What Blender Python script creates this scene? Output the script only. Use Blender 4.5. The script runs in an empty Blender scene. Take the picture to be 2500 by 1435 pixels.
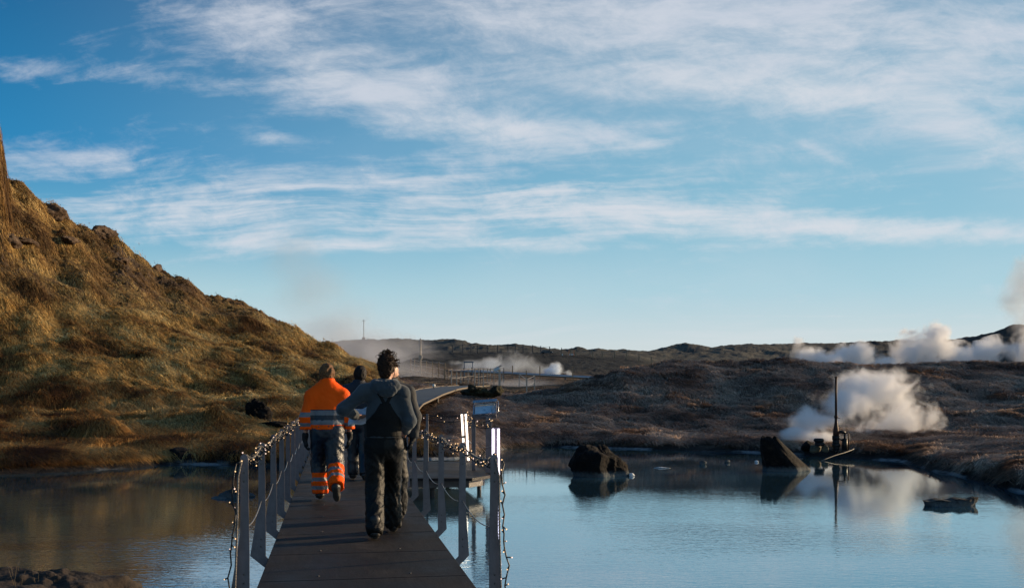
import bpy, math, random
import numpy as np
from mathutils import Vector, Matrix
random.seed(7)
rng = np.random.default_rng(11)
SC = bpy.context.scene
COL = SC.collection
F, CX, HY, CZ = 2430.0, 1250.0, 961.0, 1.4      # focal length, principal column, horizon row, eye height
WZ = -0.35                                      # water level
SUN_EL = math.radians(12.0)
SUN_V = Vector((0.905 * math.cos(SUN_EL), 0.425 * math.cos(SUN_EL), math.sin(SUN_EL))).normalized()

def sx(px, D): return (px - CX) / F * D
def sz(py, D): return CZ + (HY - py) / F * D
def at(px, py, D): return Vector((sx(px, D), D, sz(py, D)))

# ---------------------------------------------------------------- numpy noise
_P = np.random.default_rng(5).permutation(256)
_P = np.concatenate([_P, _P, _P])
_G = np.random.default_rng(6).normal(size=(256, 3)); _G /= np.linalg.norm(_G, axis=1)[:, None]
def pnoise(x, y, z):
    x, y, z = np.broadcast_arrays(np.asarray(x, float), np.asarray(y, float), np.asarray(z, float))
    xi, yi, zi = np.floor(x).astype(int), np.floor(y).astype(int), np.floor(z).astype(int)
    xf, yf, zf = x - xi, y - yi, z - zi
    u, v, w = [t * t * t * (t * (t * 6 - 15) + 10) for t in (xf, yf, zf)]
    xi &= 255; yi &= 255; zi &= 255
    def g(a, b, c):
        h = _P[_P[_P[(xi + a) & 255] + ((yi + b) & 255)] + ((zi + c) & 255)]
        gr = _G[h]
        return gr[..., 0] * (xf - a) + gr[..., 1] * (yf - b) + gr[..., 2] * (zf - c)
    def L(a, b, t): return a + (b - a) * t
    return 1.6 * L(L(L(g(0,0,0), g(1,0,0), u), L(g(0,1,0), g(1,1,0), u), v),
                   L(L(g(0,0,1), g(1,0,1), u), L(g(0,1,1), g(1,1,1), u), v), w)
def fbm(x, y, z=0.0, o=4, lac=2.1, gain=0.5):
    s = 0; a = 1; f = 1
    for i in range(o):
        s = s + a * pnoise(np.asarray(x) * f + 17.3 * i, np.asarray(y) * f - 9.1 * i, np.asarray(z) * f + 4.7 * i)
        a *= gain; f *= lac
    return s
def sstep(a, b, x):
    t = np.clip((x - a) / (b - a), 0, 1); return t * t * (3 - 2 * t)

# ---------------------------------------------------------------- objects
def props(o, label=None, cat=None, group=None, kind=None):
    if label: o['label'] = label
    if cat: o['category'] = cat
    if group: o['group'] = group
    if kind: o['kind'] = kind
    return o
def empty(name, loc=(0, 0, 0), rz=0.0):
    o = bpy.data.objects.new(name, None); COL.objects.link(o)
    o.location = loc; o.rotation_euler = (0, 0, rz); o.empty_display_size = 0.2
    return o
def link(name, me, mats, parent=None, loc=None):
    o = bpy.data.objects.new(name, me); COL.objects.link(o)
    for m in (mats if isinstance(mats, (list, tuple)) else [mats]): me.materials.append(m)
    if parent: o.parent = parent
    if loc is not None: o.location = loc
    return o
def np_mesh(name, V, Fq, smooth=True, mat_idx=None, nper=4):
    me = bpy.data.meshes.new(name)
    V = np.asarray(V, np.float32); Fq = np.asarray(Fq, np.int32)
    me.vertices.add(len(V)); me.vertices.foreach_set('co', V.ravel())
    me.loops.add(Fq.size); me.loops.foreach_set('vertex_index', Fq.ravel())
    me.polygons.add(len(Fq)); me.polygons.foreach_set('loop_start', np.arange(0, Fq.size, Fq.shape[1], dtype=np.int32))
    me.polygons.foreach_set('loop_total', np.full(len(Fq), Fq.shape[1], np.int32))
    if mat_idx is not None: me.polygons.foreach_set('material_index', np.asarray(mat_idx, np.int32))
    me.polygons.foreach_set('use_smooth', np.full(len(Fq), smooth))
    me.update(calc_edges=True); me.validate()
    return me
def vcol(me, name, C):
    a = me.color_attributes.new(name, 'FLOAT_COLOR', 'POINT')
    a.data.foreach_set('color', np.asarray(C, np.float32).ravel())

class MB:
    """collects simple shapes into one mesh"""
    def __init__(s): s.v = []; s.f = []; s.m = []; s.sm = []
    def add(s, vs, fs, m=0, smooth=False):
        b = len(s.v); s.v += [tuple(v) for v in vs]
        for f in fs: s.f.append(tuple(i + b for i in f)); s.m.append(m); s.sm.append(smooth)
    def box(s, c, d, M=None, m=0, bev=0.0):
        hx, hy, hz = d[0] / 2, d[1] / 2, d[2] / 2
        if bev <= 0:
            P = [Vector((a * hx, b * hy, e * hz)) for a in (-1, 1) for b in (-1, 1) for e in (-1, 1)]
            fs = [(0, 1, 3, 2), (4, 6, 7, 5), (0, 4, 5, 1), (2, 3, 7, 6), (0, 2, 6, 4), (1, 5, 7, 3)]
        else:
            P = []
            for e in (-1, 1):
                for (ix, iz) in ((bev, 0), (0, bev)):
                    pass
            # chamfered along vertical section: 3 rings
            rings = [(-hz, bev), (-hz + bev, 0), (hz - bev, 0), (hz, bev)]
            for z, i in rings:
                x0, y0 = hx - i, hy - i
                P += [Vector((-x0, -y0, z)), Vector((x0, -y0, z)), Vector((x0, y0, z)), Vector((-x0, y0, z))]
            fs = [(3, 2, 1, 0), (12, 13, 14, 15)]
            for r in range(3):
                for k in range(4):
                    a = r * 4 + k; b2 = r * 4 + (k + 1) % 4
                    fs.append((a, b2, b2 + 4, a + 4))
        c = Vector(c)
        s.add([(M @ p if M is not None else p) + c for p in P], fs, m)
    def tube(s, pts, r, n=8, m=0, cap=True, smooth=True):
        pts = [Vector(p) for p in pts]; k = len(pts)
        rs = r if isinstance(r, (list, tuple)) else [r] * k
        up = Vector((0, 0, 1)); rings = []
        t0 = (pts[1] - pts[0]).normalized()
        a = t0.cross(up)
        if a.length < 1e-3: a = t0.cross(Vector((1, 0, 0)))
        a.normalize()
        for i in range(k):
            t = (pts[min(i + 1, k - 1)] - pts[max(i - 1, 0)])
            t = t.normalized() if t.length > 1e-9 else t0
            a = (a - t * a.dot(t)); a.normalize(); b = t.cross(a)
            rings.append([pts[i] + (a * math.cos(q * 2 * math.pi / n) + b * math.sin(q * 2 * math.pi / n)) * rs[i] for q in range(n)])
        V = [p for rg in rings for p in rg]; fs = []
        for i in range(k - 1):
            for q in range(n):
                fs.append((i * n + q, i * n + (q + 1) % n, (i + 1) * n + (q + 1) % n, (i + 1) * n + q))
        if cap:
            fs.append(tuple(range(n))[::-1]); fs.append(tuple((k - 1) * n + q for q in range(n)))
        s.add(V, fs, m, smooth)
    def poly(s, pts2, y0, y1, axis=1, m=0, M=None, org=(0, 0, 0)):
        """extrude a 2-D outline (x,z) between y0 and y1"""
        n = len(pts2); org = Vector(org)
        P = [Vector((p[0], y, p[1])) for y in (y0, y1) for p in pts2]
        if M is not None: P = [M @ p for p in P]
        P = [p + org for p in P]
        fs = [tuple(range(n)), tuple(range(2 * n - 1, n - 1, -1))]
        for i in range(n): fs.append((i, i + n, (i + 1) % n + n, (i + 1) % n))
        s.add(P, fs, m)
    def ball(s, c, r, n=8, m=0, sc=(1, 1, 1)):
        c = Vector(c); V = []; fs = []; h = max(3, n // 2)
        for i in range(1, h):
            th = math.pi * i / h
            for q in range(n):
                ph = 2 * math.pi * q / n
                V.append(c + Vector((math.sin(th) * math.cos(ph) * r * sc[0], math.sin(th) * math.sin(ph) * r * sc[1], math.cos(th) * r * sc[2])))
        V.append(c + Vector((0, 0, r * sc[2]))); V.append(c - Vector((0, 0, r * sc[2])))
        T = len(V) - 2; B = len(V) - 1
        for i in range(h - 2):
            for q in range(n): fs.append((i * n + q, (i + 1) * n + q, (i + 1) * n + (q + 1) % n, i * n + (q + 1) % n))
        for q in range(n):
            fs.append((T, q, (q + 1) % n)); fs.append((B, (h - 2) * n + (q + 1) % n, (h - 2) * n + q))
        s.add(V, fs, m, True)
    def mesh(s, name):
        me = bpy.data.meshes.new(name); me.from_pydata(s.v, [], s.f)
        me.polygons.foreach_set('material_index', s.m); me.polygons.foreach_set('use_smooth', s.sm)
        me.update(); return me
    def build(s, name, mats, parent=None, loc=None):
        return link(name, s.mesh(name), mats, parent, loc)

def copy_tree(o, parent=None):
    c = o.copy(); COL.objects.link(c); c.parent = parent
    for ch in list(o.children): copy_tree(ch, c)
    return c

# ---------------------------------------------------------------- node helpers
class S:
    """a socket that supports arithmetic"""
    def __init__(s, nt, sock): s.nt = nt; s.s = sock
    def _m(s, op, *a, clamp=False):
        n = s.nt.nodes.new('ShaderNodeMath'); n.operation = op; n.use_clamp = clamp
        for i, v in enumerate((s,) + a):
            if isinstance(v, S): s.nt.links.new(v.s, n.inputs[i])
            else: n.inputs[i].default_value = float(v)
        return S(s.nt, n.outputs[0])
    def __add__(s, o): return s._m('ADD', o)
    __radd__ = __add__
    def __sub__(s, o): return s._m('SUBTRACT', o)
    def __rsub__(s, o): return (s * -1.0) + o
    def __mul__(s, o): return s._m('MULTIPLY', o)
    __rmul__ = __mul__
    def __truediv__(s, o): return s._m('DIVIDE', o)
    def mx(s, o): return s._m('MAXIMUM', o)
    def mn(s, o): return s._m('MINIMUM', o)
    def pw(s, o): return s._m('POWER', o)
    def ab(s): return s._m('ABSOLUTE')
    def sq(s): return s * s
    def sqrt(s): return s._m('SQRT')
    def clamp(s): return s._m('ADD', 0.0, clamp=True)
    def ss(s, a, b):
        n = s.nt.nodes.new('ShaderNodeMapRange'); n.interpolation_type = 'SMOOTHSTEP'
        s.nt.links.new(s.s, n.inputs[0]); n.inputs[1].default_value = a; n.inputs[2].default_value = b
        return S(s.nt, n.outputs[0])
    def lin(s, a, b, c=0.0, d=1.0):
        n = s.nt.nodes.new('ShaderNodeMapRange'); s.nt.links.new(s.s, n.inputs[0])
        for i, v in enumerate((a, b, c, d)): n.inputs[i + 1].default_value = v
        return S(s.nt, n.outputs[0])
class NT:
    def __init__(s, nt): s.nt = nt
    def node(s, t, **kw):
        n = s.nt.nodes.new(t)
        for k, v in kw.items(): setattr(n, k, v)
        return n
    def link(s, a, b): s.nt.links.new(a.s if isinstance(a, S) else a, b)
    def sep(s, v):
        n = s.node('ShaderNodeSeparateXYZ'); s.link(v, n.inputs[0]); return [S(s.nt, o) for o in n.outputs]
    def comb(s, x, y, z):
        n = s.node('ShaderNodeCombineXYZ')
        for i, v in enumerate((x, y, z)):
            if isinstance(v, S): s.link(v, n.inputs[i])
            else: n.inputs[i].default_value = v
        return S(s.nt, n.outputs[0])
    def noise(s, vec, scale, detail=4, rough=0.5, dist=0.0, lac=2.0, out=0):
        n = s.node('ShaderNodeTexNoise'); s.link(vec, n.inputs['Vector'])
        n.inputs['Scale'].default_value = scale; n.inputs['Detail'].default_value = detail
        n.inputs['Roughness'].default_value = rough; n.inputs['Distortion'].default_value = dist
        n.inputs['Lacunarity'].default_value = lac
        return S(s.nt, n.outputs[out])
    def vor(s, vec, scale, feature='F1', out='Distance'):
        n = s.node('ShaderNodeTexVoronoi', feature=feature); s.link(vec, n.inputs['Vector'])
        n.inputs['Scale'].default_value = scale
        return S(s.nt, n.outputs[out])
    def mapv(s, vec, scale=(1, 1, 1), rot=(0, 0, 0), loc=(0, 0, 0)):
        n = s.node('ShaderNodeMapping'); s.link(vec, n.inputs[0])
        n.inputs[1].default_value = loc; n.inputs[2].default_value = rot; n.inputs[3].default_value = scale
        return S(s.nt, n.outputs[0])
    def mix(s, f, a, b, mode='MIX'):
        n = s.node('ShaderNodeMix', data_type='RGBA', blend_type=mode)
        for k, v in ((0, f), (6, a), (7, b)):
            if isinstance(v, S): s.link(v, n.inputs[k])
            elif k == 0: n.inputs[0].default_value = v
            else: n.inputs[k].default_value = tuple(v) + (1,) if len(v) == 3 else v
        return S(s.nt, n.outputs[2])
    def ramp(s, f, stops):
        n = s.node('ShaderNodeValToRGB'); s.link(f, n.inputs[0]); cr = n.color_ramp
        while len(cr.elements) < len(stops): cr.elements.new(0.5)
        for e, (p, c) in zip(cr.elements, stops): e.position = p; e.color = tuple(c) + (1,)
        return S(s.nt, n.outputs[0])
    def bump(s, h, strength=0.5, dist=0.02, nrm=None):
        n = s.node('ShaderNodeBump'); s.link(h, n.inputs['Height'])
        n.inputs['Strength'].default_value = strength; n.inputs['Distance'].default_value = dist
        if nrm is not None: s.link(nrm, n.inputs['Normal'])
        return S(s.nt, n.outputs[0])
def material(name):
    m = bpy.data.materials.new(name); m.use_nodes = True; nt = m.node_tree; nt.nodes.clear()
    out = nt.nodes.new('ShaderNodeOutputMaterial'); b = nt.nodes.new('ShaderNodeBsdfPrincipled')
    nt.links.new(b.outputs[0], out.inputs[0])
    g = NT(nt); tc = nt.nodes.new('ShaderNodeTexCoord'); geo = nt.nodes.new('ShaderNodeNewGeometry')
    g.obj = S(nt, tc.outputs['Object']); g.pos = S(nt, geo.outputs['Position']); g.nrm = S(nt, geo.outputs['Normal']); g.b = b; g.out = out
    return m, g
def setp(g, color=None, rough=None, metal=None, normal=None, spec=None, **kw):
    for k, v in (('Base Color', color), ('Roughness', rough), ('Metallic', metal), ('Normal', normal), ('Specular IOR Level', spec)):
        if v is None: continue
        if isinstance(v, S): g.link(v, g.b.inputs[k])
        elif k == 'Base Color': g.b.inputs[k].default_value = tuple(v) + (1,)
        else: g.b.inputs[k].default_value = v
    for k, v in kw.items():
        i = g.b.inputs[k.replace('_', ' ')]
        if isinstance(v, S): g.link(v, i)
        else: i.default_value = v
def simple(name, c, rough=0.6, metal=0.0, var=0.15, scale=8.0, bump=0.0, bscale=30.0, spec=0.5):
    m, g = material(name)
    n = g.noise(g.obj, scale, 5, 0.6)
    c2 = tuple(max(0, x * (1 - var * 2)) for x in c); c1 = tuple(min(1, x * (1 + var * 2)) for x in c)
    col = g.mix(n.lin(0.3, 0.7), c2, c1)
    nr = g.bump(g.noise(g.obj, bscale, 4, 0.6), bump, 0.01) if bump > 0 else None
    setp(g, col, n.lin(0.3, 0.7, max(0.02, rough - 0.08), min(1, rough + 0.08)), metal, nr, spec)
    return m
# ---------------------------------------------------------------- camera, sun, sky
cam = bpy.data.cameras.new('camera'); cam_o = bpy.data.objects.new('camera', cam); COL.objects.link(cam_o)
cam_o.location = (0, 0, CZ); cam_o.rotation_euler = (math.radians(90), 0, 0)
cam.sensor_width = 36.0; cam.lens = 36.0 * F / 2500.0
cam.shift_y = (HY - 717.5) / 2500.0
cam.clip_start = 0.1; cam.clip_end = 6000
SC.camera = cam_o
SC.render.resolution_x = 1024; SC.render.resolution_y = 587
sl = bpy.data.lights.new('sun', 'SUN'); so = bpy.data.objects.new('sun', sl); COL.objects.link(so)
sl.energy = 5.0; sl.angle = math.radians(0.6); sl.color = (1.0, 0.74, 0.46)
so.rotation_euler = (-SUN_V).to_track_quat('-Z', 'Y').to_euler(); so.location = (60, 30, 30)
SC.view_settings.view_transform = 'Standard'; SC.view_settings.look = 'None'
SC.view_settings.gamma = 1.0; SC.view_settings.exposure = 0.45
cy = SC.cycles
cy.max_bounces = 12; cy.diffuse_bounces = 3; cy.glossy_bounces = 4; cy.transmission_bounces = 4
cy.volume_bounces = 12; cy.transparent_max_bounces = 8; cy.volume_step_rate = 1.0; cy.volume_max_steps = 256
cy.use_denoising = True; cy.sample_clamp_indirect = 6.0

world = bpy.data.worlds.new('World'); SC.world = world; world.use_nodes = True
wt = world.node_tree; wt.nodes.clear(); g = NT(wt)
wo = g.node('ShaderNodeOutputWorld'); bg = g.node('ShaderNodeBackground'); wt.links.new(bg.outputs[0], wo.inputs[0])
sky = g.node('ShaderNodeTexSky', sky_type='NISHITA'); sky.sun_disc = False
sky.sun_elevation = SUN_EL; sky.sun_rotation = math.atan2(SUN_V.x, SUN_V.y)
sky.altitude = 50; sky.air_density = 1.0; sky.dust_density = 0.4; sky.ozone_density = 2.5
tc = g.node('ShaderNodeTexCoord'); gen = S(wt, tc.outputs['Generated'])
dx, dy, dz = g.sep(gen)
# sky position: u = across, v = up, measured on the sky in front (north); behind, it simply mirrors
yy = dy.ab().mx(0.05)
u = dx / yy; v = dz / yy
zz = dz.mx(0.0) + 0.06
P = g.comb(dx / zz, dy / zz, 0.0)                      # a flat cloud deck seen from below
def U(px): return (px - CX) / F
def Vv(py): return (HY - py) / F
def blob(px, py, rx, ry, amp=1.0, ang=0.0, e=1.0):
    a = math.radians(ang); ca, sa = math.cos(a), math.sin(a)
    du = u - U(px); dv = v - Vv(py)
    p = (du * ca + dv * sa) * (F / rx); q = (dv * ca - du * sa) * (F / ry)
    r = p.sq() + q.sq()
    return (r * -1.0)._m('EXPONENT') * amp
uv = g.comb(u, v, 0.0)
# wispy detail: streaks, bent by a slow noise
warp = g.noise(uv, 3.0, 3, 0.5, out=1)
wx, wy, wz_ = g.sep(warp)
u2 = u + (wx - 0.5) * 0.20; v2 = v + (wy - 0.5) * 0.045
n_st = g.noise(g.comb(u2 * 1.0 + v2 * 0.6, v2 * 6.5 - u2 * 0.9, 0.3), 3.2, 9, 0.62, 0.5)      # long streaks
n_st2 = g.noise(g.comb(u2 * 1.0, v2 * 9.0 + u2 * 0.5, 7.3), 4.0, 9, 0.6, 0.4)
n_fi = g.noise(g.comb(u2 * 2.2 - v2 * 2.0, v2 * 5.0 + u2 * 1.2, 2.1), 9.0, 8, 0.68, 0.25)        # torn fibres
n_big = g.noise(g.comb(u * 1.0, v * 2.2, 5.0), 3.4, 5, 0.55, 0.3)
n_st3 = g.noise(g.comb(u2 * 1.3, v2 * 20.0 - u2 * 0.8, 11.3), 4.5, 7, 0.6, 0.3)    # thin level veils
cov = (blob(1550, 90, 950, 150, 0.50, -3) + blob(1900, 225, 520, 55, 0.52, -4) + blob(700, 110, 430, 75, 0.40, -20)
       + blob(260, 185, 460, 36, 0.44, -3) + blob(1250, 320, 330, 42, 0.52, -2) + blob(690, 340, 120, 22, 0.36, -6)
       + blob(900, 240, 520, 70, 0.30, -12) + blob(1600, 525, 560, 42, 0.46, -5)
       + blob(2250, 560, 460, 34, 0.60, -3) + blob(1000, 595, 820, 24, 0.58, 0) + blob(180, 390, 300, 40, 0.34, -6) + blob(350, 500, 480, 60, 0.26, -3)
       + blob(2440, 350, 210, 55, 0.42, -14) + blob(2350, 120, 500, 180, 0.34, 0) + blob(1580, 352, 60, 16, 0.34, 5)
       + blob(2000, 370, 110, 12, 0.22, -25) + blob(2060, 772, 330, 3.5, 0.42, 0)
       + blob(1000, 440, 900, 60, 0.24, -2) + blob(700, 530, 760, 40, 0.40, -1) + blob(1200, 20, 1200, 60, 0.2, 0))
low = blob(950, 500, 1300, 120, 1.0)
cl = cov + (n_st - 0.5) * 1.6 + (n_fi - 0.5) * 1.0 + (n_st3 - 0.47) * 1.9 * low + (n_st2 - 0.5) * 0.9 * low
cl = (cl - 0.06 - 0.10 * u.ss(-0.15, -0.45) * v.ss(0.2, 0.3)).ss(0.0, 0.95)
thin = (n_big.ss(0.3, 0.75)) * u.ss(-0.5, 0.3) * 0.16
up = dz.ss(-0.01, 0.05)
veil = (n_st3 * v.ss(0.16, 0.05)).ss(0.42, 0.75) * 0.22
cm = ((cl * 0.86 + thin * (1.0 - cl)) * (v.ss(0.02, 0.12) * 0.75 + 0.25) + veil).clamp() * up
skc = S(wt, sky.outputs[0])
K = 1 / 0.09
def kc(r, gg, b): return tuple(K * (((c / 255) / 12.92) if c < 11 else (((c / 255) + 0.055) / 1.055) ** 2.4) for c in (r, gg, b))
el = dz.mx(0.0)
rl = g.ramp(el, [(0.0, kc(214, 220, 220)), (0.05, kc(208, 220, 224)), (0.10, kc(178, 212, 222)), (0.15, kc(104, 176, 210)), (0.22, kc(28, 134, 190)), (0.36, kc(6, 96, 150)), (0.7, kc(10, 70, 120))])
rr = g.ramp(el, [(0.0, kc(216, 222, 222)), (0.05, kc(206, 220, 225)), (0.10, kc(172, 210, 224)), (0.17, kc(142, 194, 216)), (0.25, kc(132, 184, 210)), (0.36, kc(128, 166, 194)), (0.7, kc(60, 110, 160))])
grade = g.mix(u.ss(-0.62, 0.30), rl, rr)
skt = g.mix(0.90, skc, grade)                          # the Nishita sky, graded towards the clear cold blue of the day
cloudc = g.mix((n_st * 0.8 + v * 0.5).ss(0.3, 1.0), (8.4, 8.5, 8.9), (6.3, 6.9, 8.1))
fin = g.mix(cm, skt, cloudc)
g.link(fin, bg.inputs[0]); bg.inputs[1].default_value = 0.066
# ---------------------------------------------------------------- terrain
def zy(D, py): return (D, sz(py, D))
COLS = {
 -1400: [(9, -1.2), (13, WZ), (17, .4), (24, 1.6), (40, 9), (62, 24), (80, 27), (400, 25)],
 -500: [(15, -1.2), (19.5, WZ), (23, .1), (29, .9), (34, 2.0), (45, 9.0), (66, 24), (78, 26), (400, 25)],
 -110: [(18, -1.2), (21.2, WZ), (23, .05), (28, .6), (33, 1.2), (42, 4.6), (50, 9.5), (58, 15.5), (63, 18.6), (70, 19), (110, 17), (400, 18)],
 0:   [(18, -1.2), (21.6, WZ), (23, .0), (26, .16), (29, .5), (33, .8), (36, 1.35), (42, 3.5), (50, 8.0), (57, 12.6), zy(61, 432), (66, 14.9), (110, 13), (400, 16)],
 60:  [(18, -1.2), (21.8, WZ), (23, .0), (26, .14), (29, .5), (33, .8), (36, 1.35), (42, 3.4), (50, 7.6), (57, 11.8), zy(61, 462), (66, 13.9), (110, 12), (400, 16)],
 155: [(19, -1.2), (22.2, WZ), (23.5, -.05), (27, .2), (29, .45), (33, .75), (36, 1.3), (42, 3.2), (50, 6.9), (56, 10.2), zy(60.5, 540), (65, 12), (110, 10), (400, 16)],
 280: [(20, -1.2), (23.1, WZ), (24.5, -.05), (27, .2), (29, .4), (33, .7), (36, 1.3), (42, 3.0), (50, 6.4), (56, 8.9), zy(60, 604), (65, 10.4), (110, 8), (400, 16)],
 435: [(21, -1.2), (24.8, WZ), (25.6, -.05), (28, .2), (30, .55), (33, .66), (36, 1.2), (42, 2.8), (50, 5.4), (56, 7.3), zy(61, 690), (66, 8.2), (110, 6), (400, 16)],
 520: [(21, -1.2), (24.6, WZ), (25.4, -.05), (28, .2), (30, .7), (33, .66), (36, 1.2), (42, 2.6), (50, 4.9), (56, 6.3), zy(60, 738), (66, 6.7), (110, 5), (400, 16)],
 600: [(21, -1.2), (24.2, WZ), (25.2, -.05), (28, .2), (30, .6), (33, .62), (36, 1.2), (42, 2.6), (50, 4.9), (56, 6.1), zy(61, 749), (66, 6.3), (110, 4.4), (400, 16)],
 700: [(21, -1.2), (24.2, WZ), (25.2, -.1), (28, .1), (31, .35), (33, .6), (36, 1.1), (42, 2.5), (50, 4.2), (54, 4.9), zy(58, 800), (64, 4.9), (110, 4.2), (250, 12), zy(300, 850), (400, 14)],
 800: [(22, -1.2), (25.4, WZ), (26.3, -.3), (30, .1), (33, .5), (36, 1.0), (42, 2.3), (48, 3.3), zy(54, 843), (60, 3.6), (90, 3.6), (200, 9.5), zy(300, 838), (400, 16)],
 860: [(22, -1.2), (26, WZ), (26.5, -.3), (30, .0), (33, .5), (36, .95), (42, 2.1), zy(50, 867), (56, 3.0), (90, 3.6), (200, 9.6), zy(300, 829), (400, 16)],
 920: [(22, -1.2), (26, WZ), (26.8, -.3), (30, .0), (33, .45), (36, .95), (42, 1.7), zy(50, 892), (56, 2.55), (64, 2.3), (90, 3.7), (200, 10.0), zy(300, 829), (400, 16)],
 965: [(22, -1.2), (26.5, WZ), (27.2, -.3), (30, .0), (33, .5), (36, .9), (42, 1.4), zy(49, 920), (55, 2.1), (62, 2.3), (90, 4.0), (200, 10.4), zy(300, 827), (400, 16)],
 1020: [(22, -1.2), (26.6, WZ), (27.2, -.2), (31, .25), (33.5, .55), (39, 1.05), zy(46, 941), (52, 1.9), (60, 2.35), (74, 3.0), (90, 4.4), (105, 5.6), (140, 7.2), (200, 10.5), zy(300, 829), (400, 16)],
 1110: [(23, -1.2), (26.8, WZ), (27.4, -.15), (31, .2), (34, .55), (38, 1.05), (42, 1.35), (50, 1.75), (60, 2.25), (74, 2.95), (82, 3.3), (95, 4.6), (105, 5.6), (130, 7.2), zy(290, 833), (400, 14)],
 1180: [(25, -1.2), (30, WZ), (30.5, -.2), (33, .1), (36, .5), (40, 1.0), (44, 1.35), (48, 1.5), (54, 1.75), (62, 2.2), (74, 2.8), (82, 3.1), (97, 4.6), (108, 5.7), (140, 8.0), zy(200, 846), (400, 12)],
 1250: [(26, -1.2), (32, WZ), (32.6, -.1), (36, .3), (40, .9), (43.5, 1.22), (46, 1.25), (54, 1.55), (62, 2.05), (74, 2.7), (82, 3.0), (98, 4.5), (110, 5.9), zy(160, 851), (400, 10)],
 1350: [(26, -1.2), (33, WZ), (33.6, -.1), (37, .3), (40, .85), (43, 1.3), (45.5, 1.6), (49, 1.4), (58, 1.9), (74, 2.6), (82, 2.85), (98, 4.3), (112, 5.8), zy(160, 855), (400, 9)],
 1420: [(26, -1.2), (32.4, WZ), (33, -.1), (36, .15), (40, .9), (43, 1.5), zy(46, 929), (50, 1.8), (58, 1.9), (74, 2.5), (82, 2.8), (100, 4.3), (114, 5.7), zy(160, 855), (400, 9)],
 1530: [(25, -1.2), (31.6, WZ), (32.3, -.1), (36, .1), (40, 1.0), (44, 2.1), zy(47, 899), (51, 2.4), (58, 2.0), (74, 2.4), (82, 2.8), (102, 4.3), (116, 5.7), zy(160, 856), (400, 9)],
 1640: [(25, -1.2), (31, WZ), (31.8, -.1), (36, .1), (40, 1.1), (44, 2.3), zy(48, 880), (52, 2.8), (60, 2.2), (100, 3.6), (150, 6.8), zy(200, 851), (400, 10)],
 1800: [(24, -1.2), (30, WZ), (30.8, -.1), (35, .05), (40, 1.1), (44, 2.3), zy(48, 884), (53, 2.6), (60, 2.2), (100, 3.6), (150, 7.0), zy(220, 842), (400, 12)],
 1905: [(24, -1.2), (29, WZ), (30, -.1), (34, .02), (38, .8), (43, 2.2), zy(47, 877), (52, 2.8), (60, 2.2), (100, 3.4), (170, 7.6), zy(240, 838), (400, 12)],
 2040: [(23, -1.2), (27.8, WZ), (28.6, -.12), (33, .0), (37, .7), (42, 2.0), zy(46, 888), (52, 2.5), (60, 2.0), (100, 3.2), (170, 7.8), zy(240, 836), (400, 12)],
 2160: [(22, -1.2), (26.2, WZ), (27.2, -.12), (32, .0), (36, .5), (42, 2.0), zy(46, 887), (52, 2.5), (60, 2.0), (100, 3.2), (170, 7.8), zy(240, 834), (400, 12)],
 2300: [(18, -1.2), (22.0, WZ), (23.2, -.08), (28, .0), (34, .1), (38, 1.0), (42, 2.0), zy(46, 885), (52, 2.5), (60, 2.0), (100, 3.2), (170, 7.8), zy(240, 832), (400, 12)],
 2400: [(16, -1.2), (19.8, WZ), (21, -.05), (27, .05), (33, .1), (38, 1.0), (42, 2.0), zy(46, 881), (52, 2.5), (60, 2.0), (100, 3.2), (150, 8.5), zy(200, 832), (400, 12)],
 2500: [(14, -1.2), (17.6, WZ), (18.6, .0), (26, .1), (32, .15), (38, 1.1), (42, 2.1), zy(46, 888), (52, 2.5), (60, 2.0), (90, 4), (150, 9.5), zy(190, 811), (400, 14)],
 2700: [(10, -1.2), (13, WZ), (14.5, .05), (26, .25), (32, .4), (38, 1.4), (42, 2.6), (46, 3.1), (54, 3.0), (60, 2.4), (90, 5), (150, 12), zy(190, 790), (400, 16)],
 3100: [(6, -1.2), (9, WZ), (11, .05), (22, .35), (32, 1.0), (38, 2.4), (46, 4.2), (54, 4.4), (90, 7), (150, 13), (190, 16), (400, 17)],
 3700: [(5, -1.2), (8, WZ), (10, .05), (22, .5), (32, 1.6), (38, 3.0), (46, 5.0), (54, 5.6), (90, 8), (150, 13), (190, 16), (400, 17)],
}
_ck = sorted(COLS)
def hillD(px, D):
    """the left hill swings towards the viewer on its left, so that its flank faces right"""
    sc_ = np.interp(px, [-500, -110, 600], [.36, .42, 1.0])
    return np.where((np.asarray(D) > 33) & (np.asarray(D) < 100), 33 + (np.asarray(D) - 33) * sc_, D)
for _k in _ck:
    if _k < 600: COLS[_k] = [(float(hillD(_k, D)), CZ + (z - CZ) / D * float(hillD(_k, D)) if 33 < D < 100 else z) for D, z in COLS[_k]]
def _logD(D): return np.log(np.maximum(D, .5))
def base_z(px, D):
    """height of the ground for a bearing (given as a column) and a depth"""
    px = np.clip(px, _ck[0], _ck[-1]); lD = np.asarray(D, float)
    prof = [np.interp(lD, [p[0] for p in COLS[k]], [p[1] for p in COLS[k]]) for k in _ck] if np.ndim(D) == 1 else None
    return prof
RIDGE_ROCK = [(268, 586, 60.3, .5, .55), (385, 655, 60.5, .3, .45), (140, 520, 60.3, .4, .5)]
NU, ND = 1500, 900
th_max = math.atan((3700 - CX) / F)
pxs = np.concatenate([np.linspace(-1400, -60, 120, endpoint=False), np.linspace(-60, 2560, 1240, endpoint=False), np.linspace(2560, 3700, 140)])
Ds = np.exp(np.linspace(math.log(6.0), math.log(400.0), 1)) if False else np.concatenate([
    np.linspace(4, 16, 20, endpoint=False), np.linspace(16, 62, 620, endpoint=False), np.linspace(62, 120, 150, endpoint=False),
    np.exp(np.linspace(math.log(120), math.log(400), 110))])
Z = np.empty((len(Ds), len(_ck)))
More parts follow.
